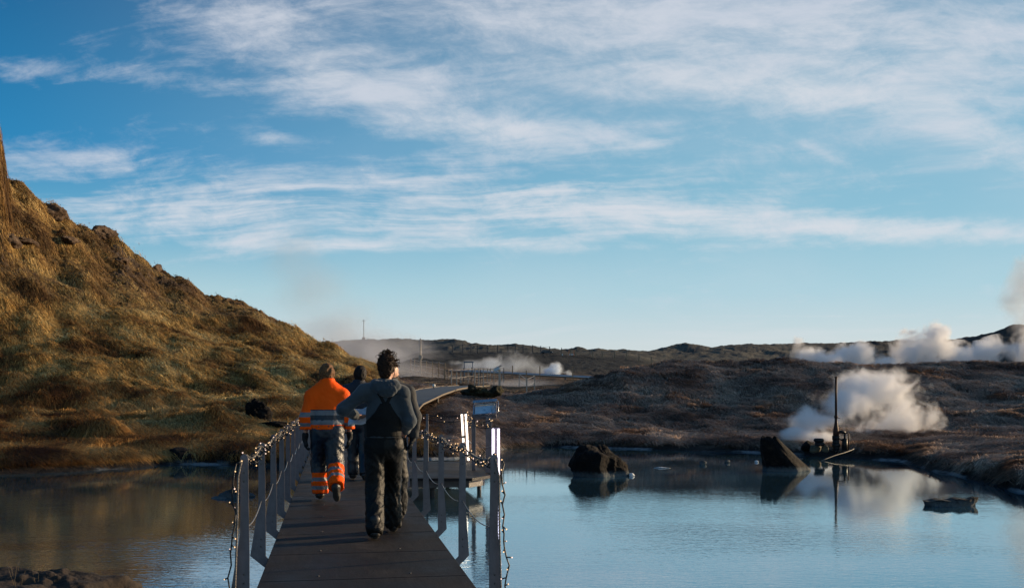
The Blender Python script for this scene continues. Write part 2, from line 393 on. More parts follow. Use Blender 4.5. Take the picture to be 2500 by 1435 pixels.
for j, k in enumerate(_ck):
    d, z = zip(*COLS[k])
    # smoothed interpolation along the depth
    Z[:, j] = np.interp(Ds, d, z)
# soften corners a little along depth (in index space of near range)
ker = np.array([1, 2, 3, 4, 5, 6, 5, 4, 3, 2, 1.0]); ker /= ker.sum()
Zs = np.stack([np.convolve(np.pad(Z[:, j], 5, mode='edge'), ker, mode='valid') for j in range(Z.shape[1])], 1)
Z = Zs
def colinterp(px, Zrow_cols):
    # cubic (catmull-rom style, monotone-ish) interpolation over the columns
    k = np.array(_ck, float); i = np.clip(np.searchsorted(k, px) - 1, 0, len(k) - 2)
    t = (px - k[i]) / (k[i + 1] - k[i]); t = np.clip(t, 0, 1)
    t = 0.55 * t + 0.45 * t * t * (3 - 2 * t)
    return Zrow_cols[:, i] * (1 - t) + Zrow_cols[:, i + 1] * t
HB = colinterp(pxs, Z)                                   # ND x NU
PXg, Dg = np.meshgrid(pxs, Ds)
Xg = (PXg - CX) / F * Dg; Yg = Dg
# ---- relief
def terrain_detail(X, Y, PX, D, z0):
    land = sstep(WZ - .05, WZ + .5, z0)
    leftm = sstep(1060, 960, PX + (D - 35) * 4) * sstep(70, 62, D)
    left = leftm * sstep(30, 36, D)
    bench = leftm * (1 - sstep(30, 36, D))
    right = sstep(1330, 1500, PX) * sstep(52, 48, D)
    lava = sstep(76, 100, D)
    a = fbm(X * .16, Y * .16, 3.1, 3)                       # big rolls
    w = fbm(X * .3, Y * .3, 5.0, 2)
    b = fbm(X * .62 + w * .5, Y * .42 + z0 * .5, 1.7, 3, gain=.42)      # hummocks
    c = fbm(X * 1.9 + w, Y * 1.1 + z0 * 1.3, 9.0, 3, gain=.5)  # tussocks
    rib = fbm((X + z0 * .9) * .16, (z0 * .8 - X * .2) * .9, 2.2, 3)     # ledges running along the slope
    hi = sstep(3.0, 7.0, z0)
    rockm = left * sstep(4.0, 10, z0) * sstep(.05, .45, fbm(X * .25, Y * .25 + z0 * .3, 8.0, 3) + .10 * (z0 - 8) / 4)
    rk = np.abs(fbm(X * .8, Y * .6, z0 * .8 + 3, 4, gain=.55))
    h = land * (.06 * a + .07 * b + .035 * c)
    h += left * (.34 * a + .13 * b + .08 * c + .13 * np.maximum(0, fbm(X * 1.7 + 3, Y * 1.4 + z0 * 1.4, 21.0, 3)) + .055 * np.abs(fbm(X * 3.2, Y * 2.2 + z0 * 2.6, 31.0, 2)) + hi * (.18 * rib + .12 * b) + sstep(5, 8, z0) * .22 * (1 - 2.2 * np.abs(fbm(X * .8, Y * .8 + z0 * .8, 12.0, 4))))
    h += bench * land * (.42 * np.maximum(b, 0) * sstep(24, 27, D) + .03 * c)
    h += rockm * (rk * .55 - .12)
    h += right * land * (.07 * a + .03 * b + .055 * c)
    far_ = sstep(118, 150, D)
    h += lava * ((.22 + .38 * far_) * fbm(X * .05, Y * .035, 2.0, 5) + (.16 + .2 * far_) * np.abs(fbm(X * .25, Y * .12, 1.0, 4)))
    h += lava * sstep(120, 180, D) * .6 * np.maximum(0, fbm(X * .09, Y * .03, 6.0, 4))
    return h, rockm
DET, ROCKM = terrain_detail(Xg, Yg, PXg, Dg, HB)
# keep skyline and mid valley calm
calm = 1 - .55 * sstep(48, 56, Dg) * sstep(80, 74, Dg) * sstep(1000, 1100, PXg)
HG = HB + DET * calm
# rock knobs on the left ridge
for (px, py, D, h, w) in RIDGE_ROCK:
    D = float(hillD(px, D)); h *= D / 60; w *= D / 60
    x0, y0 = sx(px, D), D
    q = ((Xg - x0) / w) ** 2 + ((Yg - y0) / (w * 1.6)) ** 2
    HG += h * sstep(1.3, .7, np.sqrt(q) + .25 * fbm(Xg * 1.7, Yg * 1.7, 3.3, 3))
# crag at the far left, rising out of the frame
qq = sstep(20, 2, PXg + 8 * fbm(Yg * .9, HB * .5, 4.4, 3)) * sstep(41.5, 43.5, Dg) * sstep(48, 46, Dg)
HG += qq * 2.3
# small cone on the right skyline and lumps along it
for (px, D, h, w) in ((1670, 198, 1.15, 3.2), (1410, 158, .28, 1.0), (1425, 158, .35, .7), (1258, 160, .5, 1.6), (1300, 158, .3, 1.2), (2480, 188, 1.2, 9)):
    HG += h * np.exp(-((Xg - sx(px, D)) / w) ** 2 - ((Yg - D) / (w * 3)) ** 2)
# the walkways are cut into the ground
RP = [(-4.0, 25.7, -.01), (-4.1, 27.5, .22), (-3.93, 30.5, .66), (-3.78, 33, 1.06), (-3.45, 38, 1.38), (-3.15, 43, 1.60), (-2.75, 48, 1.74), (-2.0, 53, 1.84)]
_rx = np.interp(Yg, [p[1] for p in RP], [p[0] for p in RP]); _rz = np.interp(Yg, [p[1] for p in RP], [p[2] for p in RP])
_m = (np.abs(Xg - _rx) < 1.0) & (Yg > 25.4) & (Yg < 53.5)
HG = np.where(_m, np.minimum(HG, _rz - .12), HG)
_m = (np.abs(Xg - (.245 - .18 * Yg)) < 1.1) & (Yg < 26.6)
HG = np.where(_m, np.minimum(HG, -.2), HG)
# shore: keep a crisp waterline where the profile crosses the water
nearshore = np.exp(-((HB - WZ) / .12) ** 2)
HG += nearshore * .03 * fbm(Xg * 3, Yg * 3, 0.5, 3)
HG[Dg < 60] = np.where((HB < WZ - .05)[Dg < 60], np.minimum(HG[Dg < 60], WZ - .03), HG[Dg < 60])

def gz(px, D):
    """ground height at a bearing column and depth"""
    i = np.clip(np.searchsorted(Ds, D) - 1, 0, len(Ds) - 2); j = np.clip(np.searchsorted(pxs, px) - 1, 0, len(pxs) - 2)
    a = np.clip((D - Ds[i]) / (Ds[i + 1] - Ds[i]), 0, 1); b = np.clip((px - pxs[j]) / (pxs[j + 1] - pxs[j]), 0, 1)
    return (HG[i, j] * (1 - a) * (1 - b) + HG[i + 1, j] * a * (1 - b) + HG[i, j + 1] * (1 - a) * b + HG[i + 1, j + 1] * a * b)
def gxy(x, y): return float(gz(x / y * F + CX, y))
def bank(V, n, m, back=False): pass
nD, nU = HG.shape
V = np.stack([Xg, Yg, HG], -1).reshape(-1, 3)
ii, jj = np.meshgrid(np.arange(nD - 1), np.arange(nU - 1), indexing='ij')
Q = np.stack([ii * nU + jj, ii * nU + jj + 1, (ii + 1) * nU + jj + 1, (ii + 1) * nU + jj], -1).reshape(-1, 4)
me_t = np_mesh('hillside_ground', V, Q)
rk = np.clip(ROCKM, 0, 1)
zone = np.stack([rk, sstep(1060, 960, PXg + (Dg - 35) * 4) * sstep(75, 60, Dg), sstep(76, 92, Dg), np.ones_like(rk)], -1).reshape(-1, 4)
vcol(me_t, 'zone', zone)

m_ter, g = material('ground_soil_and_rock')
at_ = g.node('ShaderNodeAttribute', attribute_name='zone')
zr, zl, zv = g.sep(S(g.nt, at_.outputs['Color']))
n1 = g.noise(g.pos, .35, 5, .6); n2 = g.noise(g.pos, 2.2, 6, .65); n3 = g.noise(g.mapv(g.pos, (1, .6, 2.5)), 9, 5, .7)
px_, py_, pz_ = g.sep(g.pos)
gold = g.ramp(n2, [(.30, (.030, .014, .007)), (.45, (.085, .044, .018)), (.6, (.17, .10, .036)), (.75, (.26, .17, .065))])
moss = g.ramp(n3, [(.3, (.022, .016, .009)), (.55, (.085, .062, .030)), (.75, (.17, .13, .06))])
soilL = g.mix((n1 * .7 + n3 * .3).ss(.42, .62), gold, moss)
rockc = g.ramp(n3, [(.3, (.018, .014, .012)), (.55, (.065, .048, .038)), (.8, (.16, .12, .09))])
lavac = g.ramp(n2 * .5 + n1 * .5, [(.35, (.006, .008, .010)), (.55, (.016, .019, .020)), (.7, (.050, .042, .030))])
lava_lit = g.ramp(n2 * .4 + n1 * .6, [(.35, (.018, .019, .019)), (.5, (.055, .054, .046)), (.66, (.13, .115, .078))])
lavac = g.mix(py_.ss(108, 122) * (px_ + py_ * -.30).ss(12.0, -4.0), lavac, lava_lit)  # shaded slope near black, lit plateau paler: light painted into the lava colour
greyg = g.ramp(n2, [(.3, (.045, .030, .020)), (.5, (.12, .082, .053)), (.72, (.22, .155, .10))])
c = g.mix(zl, greyg, soilL)
c = g.mix((zr * 1.3).clamp(), c, rockc)
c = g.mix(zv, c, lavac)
# valley floor: warm brown
# dark wet mud at the water's edge with a pale silica crust just above the water
mud = (pz_ + (n2 - .5) * .28).ss(WZ + .30, WZ + .05)
c = g.mix(mud, c, (.012, .010, .009))
crust = (pz_ + (n3 - .5) * .08).ss(WZ + .055, WZ + .028) * n1.ss(.48, .60)
c = g.mix(crust * .8, c, (.28, .30, .31))
bn = g.bump(n3 * .6 + g.noise(g.pos, 22, 4, .7) * .4, .9, .12)
setp(g, c, .9, 0, bn, .15)
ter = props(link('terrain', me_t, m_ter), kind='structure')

# the rest of the land, behind and beside the camera: one coarse ring out to the horizon
ang0, ang1 = math.atan2(1, (3700 - CX) / F), math.atan2(1, (-1400 - CX) / F)
A = np.linspace(ang1, ang0 + 2 * math.pi, 90); R = np.array([0.0, .12, .3, .7, 1.0])
radR = [5.66, 8, 14, 28, 45, 70, 120, 250, 566]; RV = []; RF = []
zl0 = np.interp(np.array(radR) * math.cos(math.pi / 4), Ds, HG[:, 0]); zr0 = np.interp(np.array(radR) * math.cos(math.pi / 4), Ds, HG[:, -1])
for a in A:
    t = (a - A[0]) / (A[-1] - A[0])
    for r_i, r in enumerate(radR):
        ca = abs(math.sin(ang1)) * (1 - t) + abs(math.sin(ang0)) * t
        rr_ = Ds[0] / ca * (r / 5.66) if t in (0, 1) else r * 1.0
        back = [-1.3, -1.3, -.3, .4, 1.2, 2.0, 4, 7, 10][r_i]
        w = math.sin(math.pi * min(1, max(0, t))) ** .6
        z = (zl0[r_i] * (1 - t) + zr0[r_i] * t) * (1 - w) + back * w
        RV.append((r * math.cos(a), r * math.sin(a), z))
nR = len(radR)
for i in range(len(A) - 1):
    for j in range(nR - 1): RF.append((i * nR + j, i * nR + j + 1, (i + 1) * nR + j + 1, (i + 1) * nR + j))
me_b = bpy.data.meshes.new('outer_ground'); me_b.from_pydata(RV, [], RF); me_b.polygons.foreach_set('use_smooth', [True] * len(RF))
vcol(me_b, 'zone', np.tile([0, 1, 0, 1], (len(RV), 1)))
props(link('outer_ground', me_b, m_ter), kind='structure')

# ---------------------------------------------------------------- water
m_wat, g = material('milky_geothermal_water')
px_, py_, pz_ = g.sep(g.pos)
dist = (px_.sq() + py_.sq()).sqrt()
rip = g.noise(g.mapv(g.pos, (1.0, 2.2, 1)), 5.5, 3, .55, .4)
rip2 = g.noise(g.mapv(g.pos, (1.0, 1.8, 1), (0, 0, .25)), 14.0, 2, .5, .2)
swell = g.noise(g.mapv(g.pos, (.6, 1.2, 1)), .8, 2, .5)
patch = g.noise(g.mapv(g.pos, (.5, 1.0, 1)), .23, 3, .5)
amp = patch.ss(.40, .62) * .8 + .2
amp = amp * dist.ss(22, 10)
h = (rip * .6 + rip2 * .25) * (amp * 1.3 + .1) + swell * .25
bn = g.bump(h, .10, .06)
body = g.mix(g.noise(g.pos, .25, 4, .6).ss(.35, .7), (.018, .050, .074), (.030, .074, .102))
setp(g, body, .015, 0, bn, .5)
g.b.inputs['Specular Tint'].default_value = (.70, .92, 1.0, 1)
g.b.inputs['IOR'].default_value = 1.45
gl = g.node('ShaderNodeBsdfGlossy'); gl.inputs['Roughness'].default_value = .015; gl.inputs['Color'].default_value = (.74, .92, 1.0, 1); g.link(bn, gl.inputs['Normal'])
mxw = g.node('ShaderNodeMixShader'); mxw.inputs[0].default_value = .40
g.nt.links.new(g.b.outputs[0], mxw.inputs[1]); g.nt.links.new(gl.outputs[0], mxw.inputs[2]); g.nt.links.new(mxw.outputs[0], g.out.inputs[0])
wm = MB(); n = 72
ring = [(30 * 1.9 * math.cos(2 * math.pi * k / n), 6 + 52 * .95 * math.sin(2 * math.pi * k / n), WZ) for k in range(n)]
wm.add(ring, [tuple(range(n))]); water = props(wm.build('water', m_wat), kind='structure')
# ---------------------------------------------------------------- dry grass
def cell_weights():
    sxg = (PXg); syg = HY - (HG - CZ) * F / Dg
    # on-screen height of each cell going away (positive = faces the viewer)
    dy = syg[:-1, :-1] - syg[1:, :-1]; dxw = sxg[:-1, 1:] - sxg[:-1, :-1]
    w = np.clip(dy, 0.02 * (Ds[1:] - Ds[:-1])[:, None] / 5, None) * dxw
    # hide what lies under the running horizon
    hor = np.minimum.accumulate(syg, axis=0); w = w * (syg[:-1, :-1] <= hor[:-1, :-1] + 14)
    return w
Wc = cell_weights()
Hc = HG[:-1, :-1]; Pc = PXg[:-1, :-1]; Dc = Dg[:-1, :-1]
ok = (Hc > WZ + .04) & (Dc < 76) & (Pc > -350) & (Pc < 2850)
Wc = Wc * ok * (1 - .75 * np.clip(ROCKM[:-1, :-1], 0, 1))
leftz = sstep(1060, 960, Pc + (Dc - 35) * 4)
def make_grass(name, label, sel, ntuft, per, lens, wid, pal, drape, seed, lift=.5):
    r = np.random.default_rng(seed)
    w = (Wc * sel).ravel(); cdf = np.cumsum(w); cdf /= cdf[-1]
    idx = np.searchsorted(cdf, r.random(ntuft)); i, j = np.unravel_index(idx, Wc.shape)
    fi, fj = r.random(ntuft), r.random(ntuft)
    D = Ds[i] + fi * (Ds[i + 1] - Ds[i]); px = pxs[j] + fj * (pxs[j + 1] - pxs[j])
    X = (px - CX) / F * D; Y = D
    # slope direction
    e = .35
    def H(x, y): return gz(x / y * F + CX, y)
    z = H(X, Y); gx = (H(X + e, Y) - z) / e; gy = (H(X, Y + e) - z) / e
    nz = fbm(X * .35, Y * .35, 4.0, 2); ang = nz * 2.6 + 0.5
    dxn = -gx * 1.6 + .55 * np.cos(ang); dyn = -gy * 1.6 + .55 * np.sin(ang) - .25
    L = np.hypot(dxn, dyn) + 1e-6; dxn /= L; dyn /= L
    # patch colour
    t = np.clip(.5 + .75 * fbm(X * .5, Y * .4, z * .5 + 2, 4) + r.normal(0, .13, ntuft), 0, 1)
    n = ntuft * per
    R_ = lambda a: np.repeat(a, per)
    X, Y, z, dxn, dyn, t, gx, gy = map(R_, (X, Y, z, dxn, dyn, t, gx, gy))
    spread = r.normal(0, .085, (2, n)) * R_(np.clip(D / 35, .6, 1.5))
    bx = X + spread[0]; by = Y + spread[1]; bz = z + gx * spread[0] + gy * spread[1] - .02
    a = np.arctan2(dyn, dxn) + r.normal(0, .55, n)
    ln = r.uniform(*lens, n); dr = np.clip(r.normal(drape, .2, n), .1, 1.4)
    hx, hy = np.cos(a), np.sin(a)
    slope = gx * hx + gy * hy
    w_ = wid * r.uniform(.6, 1.4, n) * np.clip(Y / 32, .7, 1.7)
    # side vector: mostly across the view
    ux, uy = -hy, hx
    mid_h = ln * .45 * lift; 
    mx, my = bx + hx * ln * .42 * dr, by + hy * ln * .42 * dr
    mz = bz + mid_h + slope * ln * .2 * dr
    tx, ty = bx + hx * ln * .95 * dr, by + hy * ln * .95 * dr
    tz = bz + slope * ln * .9 * dr + ln * lift * (.75 - .62 * np.minimum(dr, 1.1)) + .015
    up = w_ * .6
    V = np.empty((n, 6, 3), np.float32)
    for k, (x, y, zz, ww) in enumerate(((bx, by, bz, 1.0), (mx, my, mz, .85), (tx, ty, tz, .25))):
        V[:, 2 * k] = np.stack([x - ux * w_ * ww, y - uy * w_ * ww, zz - up * ww * .5], -1)
        V[:, 2 * k + 1] = np.stack([x + ux * w_ * ww, y + uy * w_ * ww, zz + up * ww * .5], -1)
    b = (np.arange(n) * 6)[:, None, None]
    Q = (np.array([[0, 1, 3, 2], [2, 3, 5, 4]])[None] + b).reshape(-1, 4)
    me = np_mesh(name, V.reshape(-1, 3), Q, smooth=True)
    pal = np.array(pal); k = t * (len(pal) - 1); k0 = np.clip(k.astype(int), 0, len(pal) - 2); f = (k - k0)[:, None]
    C = pal[k0] * (1 - f) + pal[k0 + 1] * f
    C = C * r.uniform(.45, 1.5, n)[:, None]
    C = np.clip(np.repeat(C, 6, axis=0), 0, 1)
    vcol(me, 'tint', np.concatenate([C, np.ones((len(C), 1))], 1))
    return props(link(name, me, m_grass), label, 'grass', kind='stuff')
m_grass, g = material('dry_grass_blades')
at_ = g.node('ShaderNodeAttribute', attribute_name='tint')
tint = S(g.nt, at_.outputs['Color'])
setp(g, tint, .75, spec=.15)
tr = g.node('ShaderNodeBsdfTranslucent'); g.link(tint, tr.inputs[0])
mxs = g.node('ShaderNodeMixShader'); mxs.inputs[0].default_value = .25
g.nt.links.new(g.b.outputs[0], mxs.inputs[1]); g.nt.links.new(tr.outputs[0], mxs.inputs[2]); g.nt.links.new(mxs.outputs[0], g.out.inputs[0])
palL = [(.12, .056, .018), (.33, .175, .054), (.56, .335, .100), (.70, .46, .155), (.82, .58, .24)]
palU = [(.055, .028, .012), (.16, .088, .032), (.37, .22, .075), (.53, .345, .12), (.66, .46, .18)]
palB = [(.07, .028, .010), (.19, .080, .022), (.36, .175, .048), (.50, .28, .085), (.62, .40, .15)]
palR = [(.11, .068, .048), (.23, .148, .105), (.34, .230, .165), (.43, .300, .215), (.54, .39, .28)]
palV = [(.09, .065, .042), (.18, .120, .070), (.27, .18, .10), (.34, .25, .14)]
sl_ = leftz * (Dc > 34.5) * (Dc < 70)
make_grass('grass', 'long golden dry grass combed down the lower left hillside', sl_ * (Hc < 5.2), 30000, 10, (.10, .32), .0085, palL, .75, 1, .65)
make_grass('grass', 'short olive brown grass and moss high on the left hillside', sl_ * (Hc >= 4.6), 17000, 9, (.08, .24), .009, palU, .75, 2, .6)
make_grass('grass', 'rusty brown tussock grass on the flat bank left of the walkway', leftz * (Dc <= 35.5) * (Hc > WZ + .12), 17000, 13, (.22, .60), .0065, palB, .75, 3, .7)
make_grass('grass', 'matted grey brown grass covering the low ridge right of the pool', (1 - leftz) * (Pc > 950) * (Dc < 50) * (Dc > 14) * (Hc > WZ + .14), 26000, 11, (.20, .48), .0085, palR, .85, 4, .5)
make_grass('grass', 'low brown grass on the flat behind the dark boulders', (1 - leftz) * (Dc > 48) * (Pc > 950) * (Pc < 1500), 2500, 8, (.10, .25), .014, palV, .8, 5, .4)
# ---------------------------------------------------------------- the footbridge
BD = Vector((-0.177, 0.984, 0)).normalized(); BN = Vector((BD.y, -BD.x, 0))       # along, to the right
def xr(D): return 1.04 - 0.18 * D
def xl(D): return -0.55 - 0.18 * D
BANG = math.atan2(-BD.x, BD.y)                                                  # rotation about z of a local +Y axis
RB = Matrix.Rotation(BANG, 3, 'Z')

m_deck, g = material('worn_brown_deck_boards')
lx, ly, lz = g.sep(g.obj)
n1 = g.noise(g.mapv(g.obj, (6, 1, 1)), 3, 6, .65); n2 = g.noise(g.obj, 1.1, 5, .6); n3 = g.noise(g.mapv(g.obj, (1, 1, 1)), 45, 3, .7)
c = g.ramp(n1 * .35 + n2 * .45 + n3 * .2, [(.32, (.006, .005, .005)), (.5, (.014, .0115, .011)), (.66, (.034, .028, .026))])
c = g.mix(n2.ss(.58, .70) * .35, c, (.08, .066, .060))
setp(g, c, n2.lin(.3, .7, .5, .85), 0, g.bump(n3 * .5 + n1 * .5, .6, .008), .2)
m_gal = simple('galvanised_grey_steel', (.155, .138, .145), .5, .35, .12, 9, .15, 60)
m_bolt = simple('dull_bolt_metal', (.12, .11, .10), .35, .9, .1, 20)
m_galdark = simple('weathered_steel_beam', (.10, .095, .095), .6, .4, .2, 6, .2, 30)
m_rope = simple('grey_rope', (.20, .18, .16), .8, 0, .25, 60, .6, 160)
m_wire = simple('pale_steel_cable', (.45, .42, .38), .35, .9, .1, 40)
m_cable = simple('black_light_cable', (.010, .011, .013), .55, 0, .1, 40)

bridge = props(empty('footbridge', (-1.5, 9.5, 0), BANG), 'long straight footbridge of dark brown boards crossing the pool with people walking on it', 'footbridge')
binv = (Matrix.Translation(bridge.location) @ Matrix.Rotation(BANG, 4, 'Z')).inverted()
# deck panels, each 1.25 m long, with a narrow joint between
s0, s1, step = -9.5, 17.2, 1.253
hw = (xr(0) - xl(0)) / 2 * BD.y
cen0 = Vector(((xr(9.5) + xl(9.5)) / 2, 9.5, 0)) - Vector((-1.5, 9.5, 0))
cenx = (RB.inverted() @ cen0).x
bolts = MB(); bolts.ball((0, 0, 0), .011, 8, 0, (1, 1, .45)); bolt_me = bolts.mesh('bolt'); bolt_me.materials.append(m_bolt)
k = 0; s = s0
while s < s1:
    mb = MB(); mb.box((cenx, s + step / 2, -.021), (2 * hw, step - .009, .042), bev=.004)
    p = mb.build('deck_board', m_deck, bridge); bridge.location.z = 0
    for a in (-.36, .36):
        b_ = link('bolt', bolt_me, [], p); b_.location = (cenx + a * hw * 1.25, s + .16, .002)
    s += step; k += 1
mb = MB()
for a in (-1, 1): mb.box((cenx + a * (hw - .10), (s0 + s1) / 2, -.11), (.08, s1 - s0 - .1, .13))
mb.build('side_beam', m_galdark, bridge)
for s in np.arange(s0 + 1.2, s1 - 2, 4.0):
    mb = MB(); mb.box((cenx, s, -.20), (2 * hw - .4, .1, .05))
    for a in (-.5, .5): mb.tube([(cenx + a, s, -1.25), (cenx + a, s, -.225)], .045, 8)
    mb.build('support_frame', m_galdark, bridge)

# ---- rail posts: tall flat steel blades with a rounded head and a foot cranked in under the deck
def post_outline(out, H=.985, w=.052, flare=.075, knee=.02, arm=.34):
    """side view: x to the outside, z up; x=0 is the deck edge"""
    o = out; P = []
    # start at the deck, top edge of the arm
    P += [(-.16, -.115), (-.03, -.048), (o - .012, -.005 + knee)]
    P += [(o - .012, .30), (o - .002, H - w / 2)]
    for a in np.linspace(math.pi, 0, 9): P.append((o + w / 2 - .002 + math.cos(a) * w / 2, H - w / 2 + math.sin(a) * w / 2))
    P += [(o + w - .002, .45), (o + w + flare * .45, .12), (o + w + flare * .6, knee), (-.03, -.135), (-.16, -.20)]
    return P
def cantriangulate(mb, P, y0, y1):
    n = len(P); vs = [(p[0], y, p[1]) for y in (y0, y1) for p in P]
    fs = [tuple(range(n)), tuple(range(2 * n - 1, n - 1, -1))] + [(i, i + n, (i + 1) % n + n, (i + 1) % n) for i in range(n)]
    mb.add(vs, fs)
def make_post(out, flare, H=.985):
    mb = MB(); P = post_outline(out, H, flare=flare)
    cantriangulate(mb, P, -.006, .006)
    # folded inner lip that catches the light
    mb.box((out + .052 - .004, .016, .50), (.006, .028, .86))
    me = mb.mesh('post'); me.materials.append(m_gal)
    bb = MB(); bb.ball((0, 0, 0), .0075, 7, 0, (1, .5, 1))
    mb2 = bb.mesh('bolt'); mb2.materials.append(m_bolt)
    return me, mb2
PR = make_post(.045, .045); PL = make_post(.035, .11)
def deckz(D): return 0.0
def place_posts(root, Dlist, side):
    me, bo = PR if side > 0 else PL
    tops = []
    for D in Dlist:
        o = bpy.data.objects.new('post', me); COL.objects.link(o); o.parent = root
        x = xr(D) if side > 0 else xl(D)
        M = Matrix.Translation((x, D, 0)) @ Matrix.Rotation(BANG, 4, 'Z') @ (Matrix.Scale(-1, 4, (1, 0, 0)) if side < 0 else Matrix.Identity(4))
        o.matrix_basis = root.matrix_basis.inverted() @ M
        for z in (.86, .80, .16, .10) if D < 13 else ():
            b = bpy.data.objects.new('bolt', bo); COL.objects.link(b); b.parent = o; b.location = ((.045 if side > 0 else .035) + .026, -.008, z)
        off = .045 if side > 0 else .035
        tops.append(Vector((x, D, 0)) + RB @ Vector((side * (off + .026), 0, .955)))
    return tops
def rope_pts(tops, sag=.05, z=0.0, n=10, wob=0.0):
    out = []
    for a, b in zip(tops[:-1], tops[1:]):
        L = (b - a).length
        for i in range(n):
            t = i / n; p = a.lerp(b, t); p.z += z - sag * 4 * t * (1 - t)
            out.append(p)
    out.append(tops[-1] + Vector((0, 0, z))); return out
def twist(pts, r, rad, strands=3, pitch=.06, n=5):
    """a laid rope: strands wound round one another"""
    mb = MB(); L = [0]
    for a, b in zip(pts[:-1], pts[1:]): L.append(L[-1] + (b - a).length)
    tot = L[-1]; N = max(4, int(tot / (pitch / 5)))
    def P(s):
        i = min(len(L) - 2, max(0, np.searchsorted(L, s) - 1)); t = (s - L[i]) / max(1e-9, L[i + 1] - L[i]); return pts[i].lerp(pts[i + 1], t)
    base = [P(tot * i / N) for i in range(N + 1)]
    for q in range(strands):
        st = []
        for i, p in enumerate(base):
            t = (base[min(i + 1, N)] - base[max(i - 1, 0)]).normalized()
            a = t.cross(Vector((.3, .2, 1))).normalized(); b = t.cross(a); an = tot * i / N / pitch * 2 * math.pi + q * 2 * math.pi / strands
            st.append(p + (a * math.cos(an) + b * math.sin(an)) * rad)
        mb.tube(st, r, n)
    return mb
RDs = [6.83, 8.5, 10.17, 11.84, 13.51, 15.0]
RD2 = [20.6, 22.2, 23.8, 25.4]
LDs = [6.86, 8.52, 10.18, 11.84, 13.5, 15.16, 16.82, 18.48, 20.14, 21.8, 23.4, 25.0, 26.4]
rail_r = props(empty('railing', (xr(8.5), 8.5, 0)), 'grey steel post and rope railing along the right edge of the footbridge', 'railing')
rail_l = props(empty('railing', (xl(8.5), 8.5, 0)), 'grey steel post and rope railing along the left edge of the footbridge', 'railing')
tr_ = place_posts(rail_r, RDs, 1); tr2 = place_posts(rail_r, RD2, 1); tl_ = place_posts(rail_l, LDs, -1)
def addrope(root, pts, name, rad=.007):
    o = twist(pts, rad * .62, rad * .55).build(name, m_rope, root) if pts[0].y < 12 else None
    if o is None:
        mb = MB(); mb.tube(pts, rad, 6); o = mb.build(name, m_rope, root)
    o.matrix_parent_inverse = root.matrix_basis.inverted(); return o
def addwire(root, pts, name, r=.004):
    mb = MB(); mb.tube(pts, r, 6); o = mb.build(name, m_wire, root); o.matrix_parent_inverse = root.matrix_basis.inverted(); return o
# hand ropes begin at the nearest full post; in front of it the rope hangs down the post
for root, T, side in ((rail_r, tr_, 1), (rail_l, tl_, -1)):
    hang = [T[0] + Vector((side * .012, -.02, -.02)), T[0] + Vector((side * .03, -.035, -.12)), T[0] + Vector((side * .034, -.05, -.5)), T[0] + Vector((side * .05, -.07, -1.1))]
    pts = rope_pts(T, .045)
    addrope(root, list(reversed(hang)) + pts[:41], 'hand_rope')
    if len(pts) > 41: addrope(root, pts[40:], 'hand_rope')
    mid = [p + Vector((0, 0, -.47)) for p in T]
    addwire(root, rope_pts(mid, .06), 'mid_cable')
addrope(rail_r, rope_pts(tr2, .05), 'hand_rope')

# ---- strings of small lights wound round the ropes
def emis(name, c, s):
    m, g = material(name); setp(g, c, .3); g.b.inputs['Emission Color'].default_value = tuple(c) + (1,); g.b.inputs['Emission Strength'].default_value = s; return m
m_bulb = emis('warm_lamp', (1.0, .62, .30), 1.0); m_bulbw = emis('pale_lamp', (1.0, .72, .60), .9)
def lights(label, base, seed, per=.055, rad=.045, bulb=.0052, hang=None, maxb=100, skip=0):
    r = random.Random(seed)
    root = props(empty('string_lights', tuple(base[0])), label, 'string lights', 'strings of small lights wound on the ropes')
    inv = Matrix.Translation(root.location).inverted()
    L = [0]
    for a, b in zip(base[:-1], base[1:]): L.append(L[-1] + (b - a).length)
    tot = L[-1]; cab = []; s = 0; ph = 0; bulbs = []
    def P(s):
        i = min(len(L) - 2, max(0, int(np.searchsorted(L, s)) - 1)); t = (s - L[i]) / max(1e-9, L[i + 1] - L[i]); return base[i].lerp(base[i + 1], t), (base[i + 1] - base[i]).normalized()
    while s < tot:
        p, t = P(s); a = t.cross(Vector((0, 0, 1)))
        if a.length < .1: a = Vector((1, 0, 0))
        a.normalize(); b = t.cross(a)
        rr = rad * r.uniform(.15, .8)
        q = p + (a * math.cos(ph) + b * math.sin(ph)) * rr
        cab.append(q); ph += r.uniform(.5, 1.5)
        sc = max(1.0, p.y / 11)
        if len(cab) % (1 if per > .05 else 2) == 0:
            d = Vector((r.gauss(0, 1), r.gauss(0, .5), r.gauss(-.1, 1))).normalized()
            bulbs.append((q, q + d * r.uniform(.022, .04), sc))
        s += per * .6 * r.uniform(.7, 1.3) * sc
    mb = MB(); mb.tube([inv @ c for c in cab], .0055, 5)
    for q, e, sc in bulbs: mb.tube([inv @ q, inv @ q.lerp(e, .85)], [.0042, .0058], 5)
    mb.build('cable', m_cable, root)
    r.shuffle(bulbs)
    for q, e, sc in bulbs[:maxb]:
        mb = MB(); mb.ball((0, 0, 0), bulb * sc ** .5, 6)
        o = mb.build('bulb', m_bulb if r.random() < .6 else m_bulbw, root); o.location = inv @ e
    return root
Tr = tr_; Tl = tl_
pr = rope_pts(Tr, .055, -.01); pl = rope_pts(Tl, .05, -.005)
lights('warm fairy lights wound along the right hand rope of the footbridge', pr[:51], 3, .075, .05, maxb=80)
lights('warm fairy lights wound densely along the left hand rope of the footbridge', pl[:90], 4, .062, .055, maxb=98)
def down(T, side, seed):
    r = random.Random(seed); p = T + Vector((side * .045, -.06, -.03)); out = [p.copy()]
    for k in range(12): p = p + Vector((side * .004 + r.gauss(0, .004), r.gauss(0, .004), -.09)); out.append(p.copy())
    return out
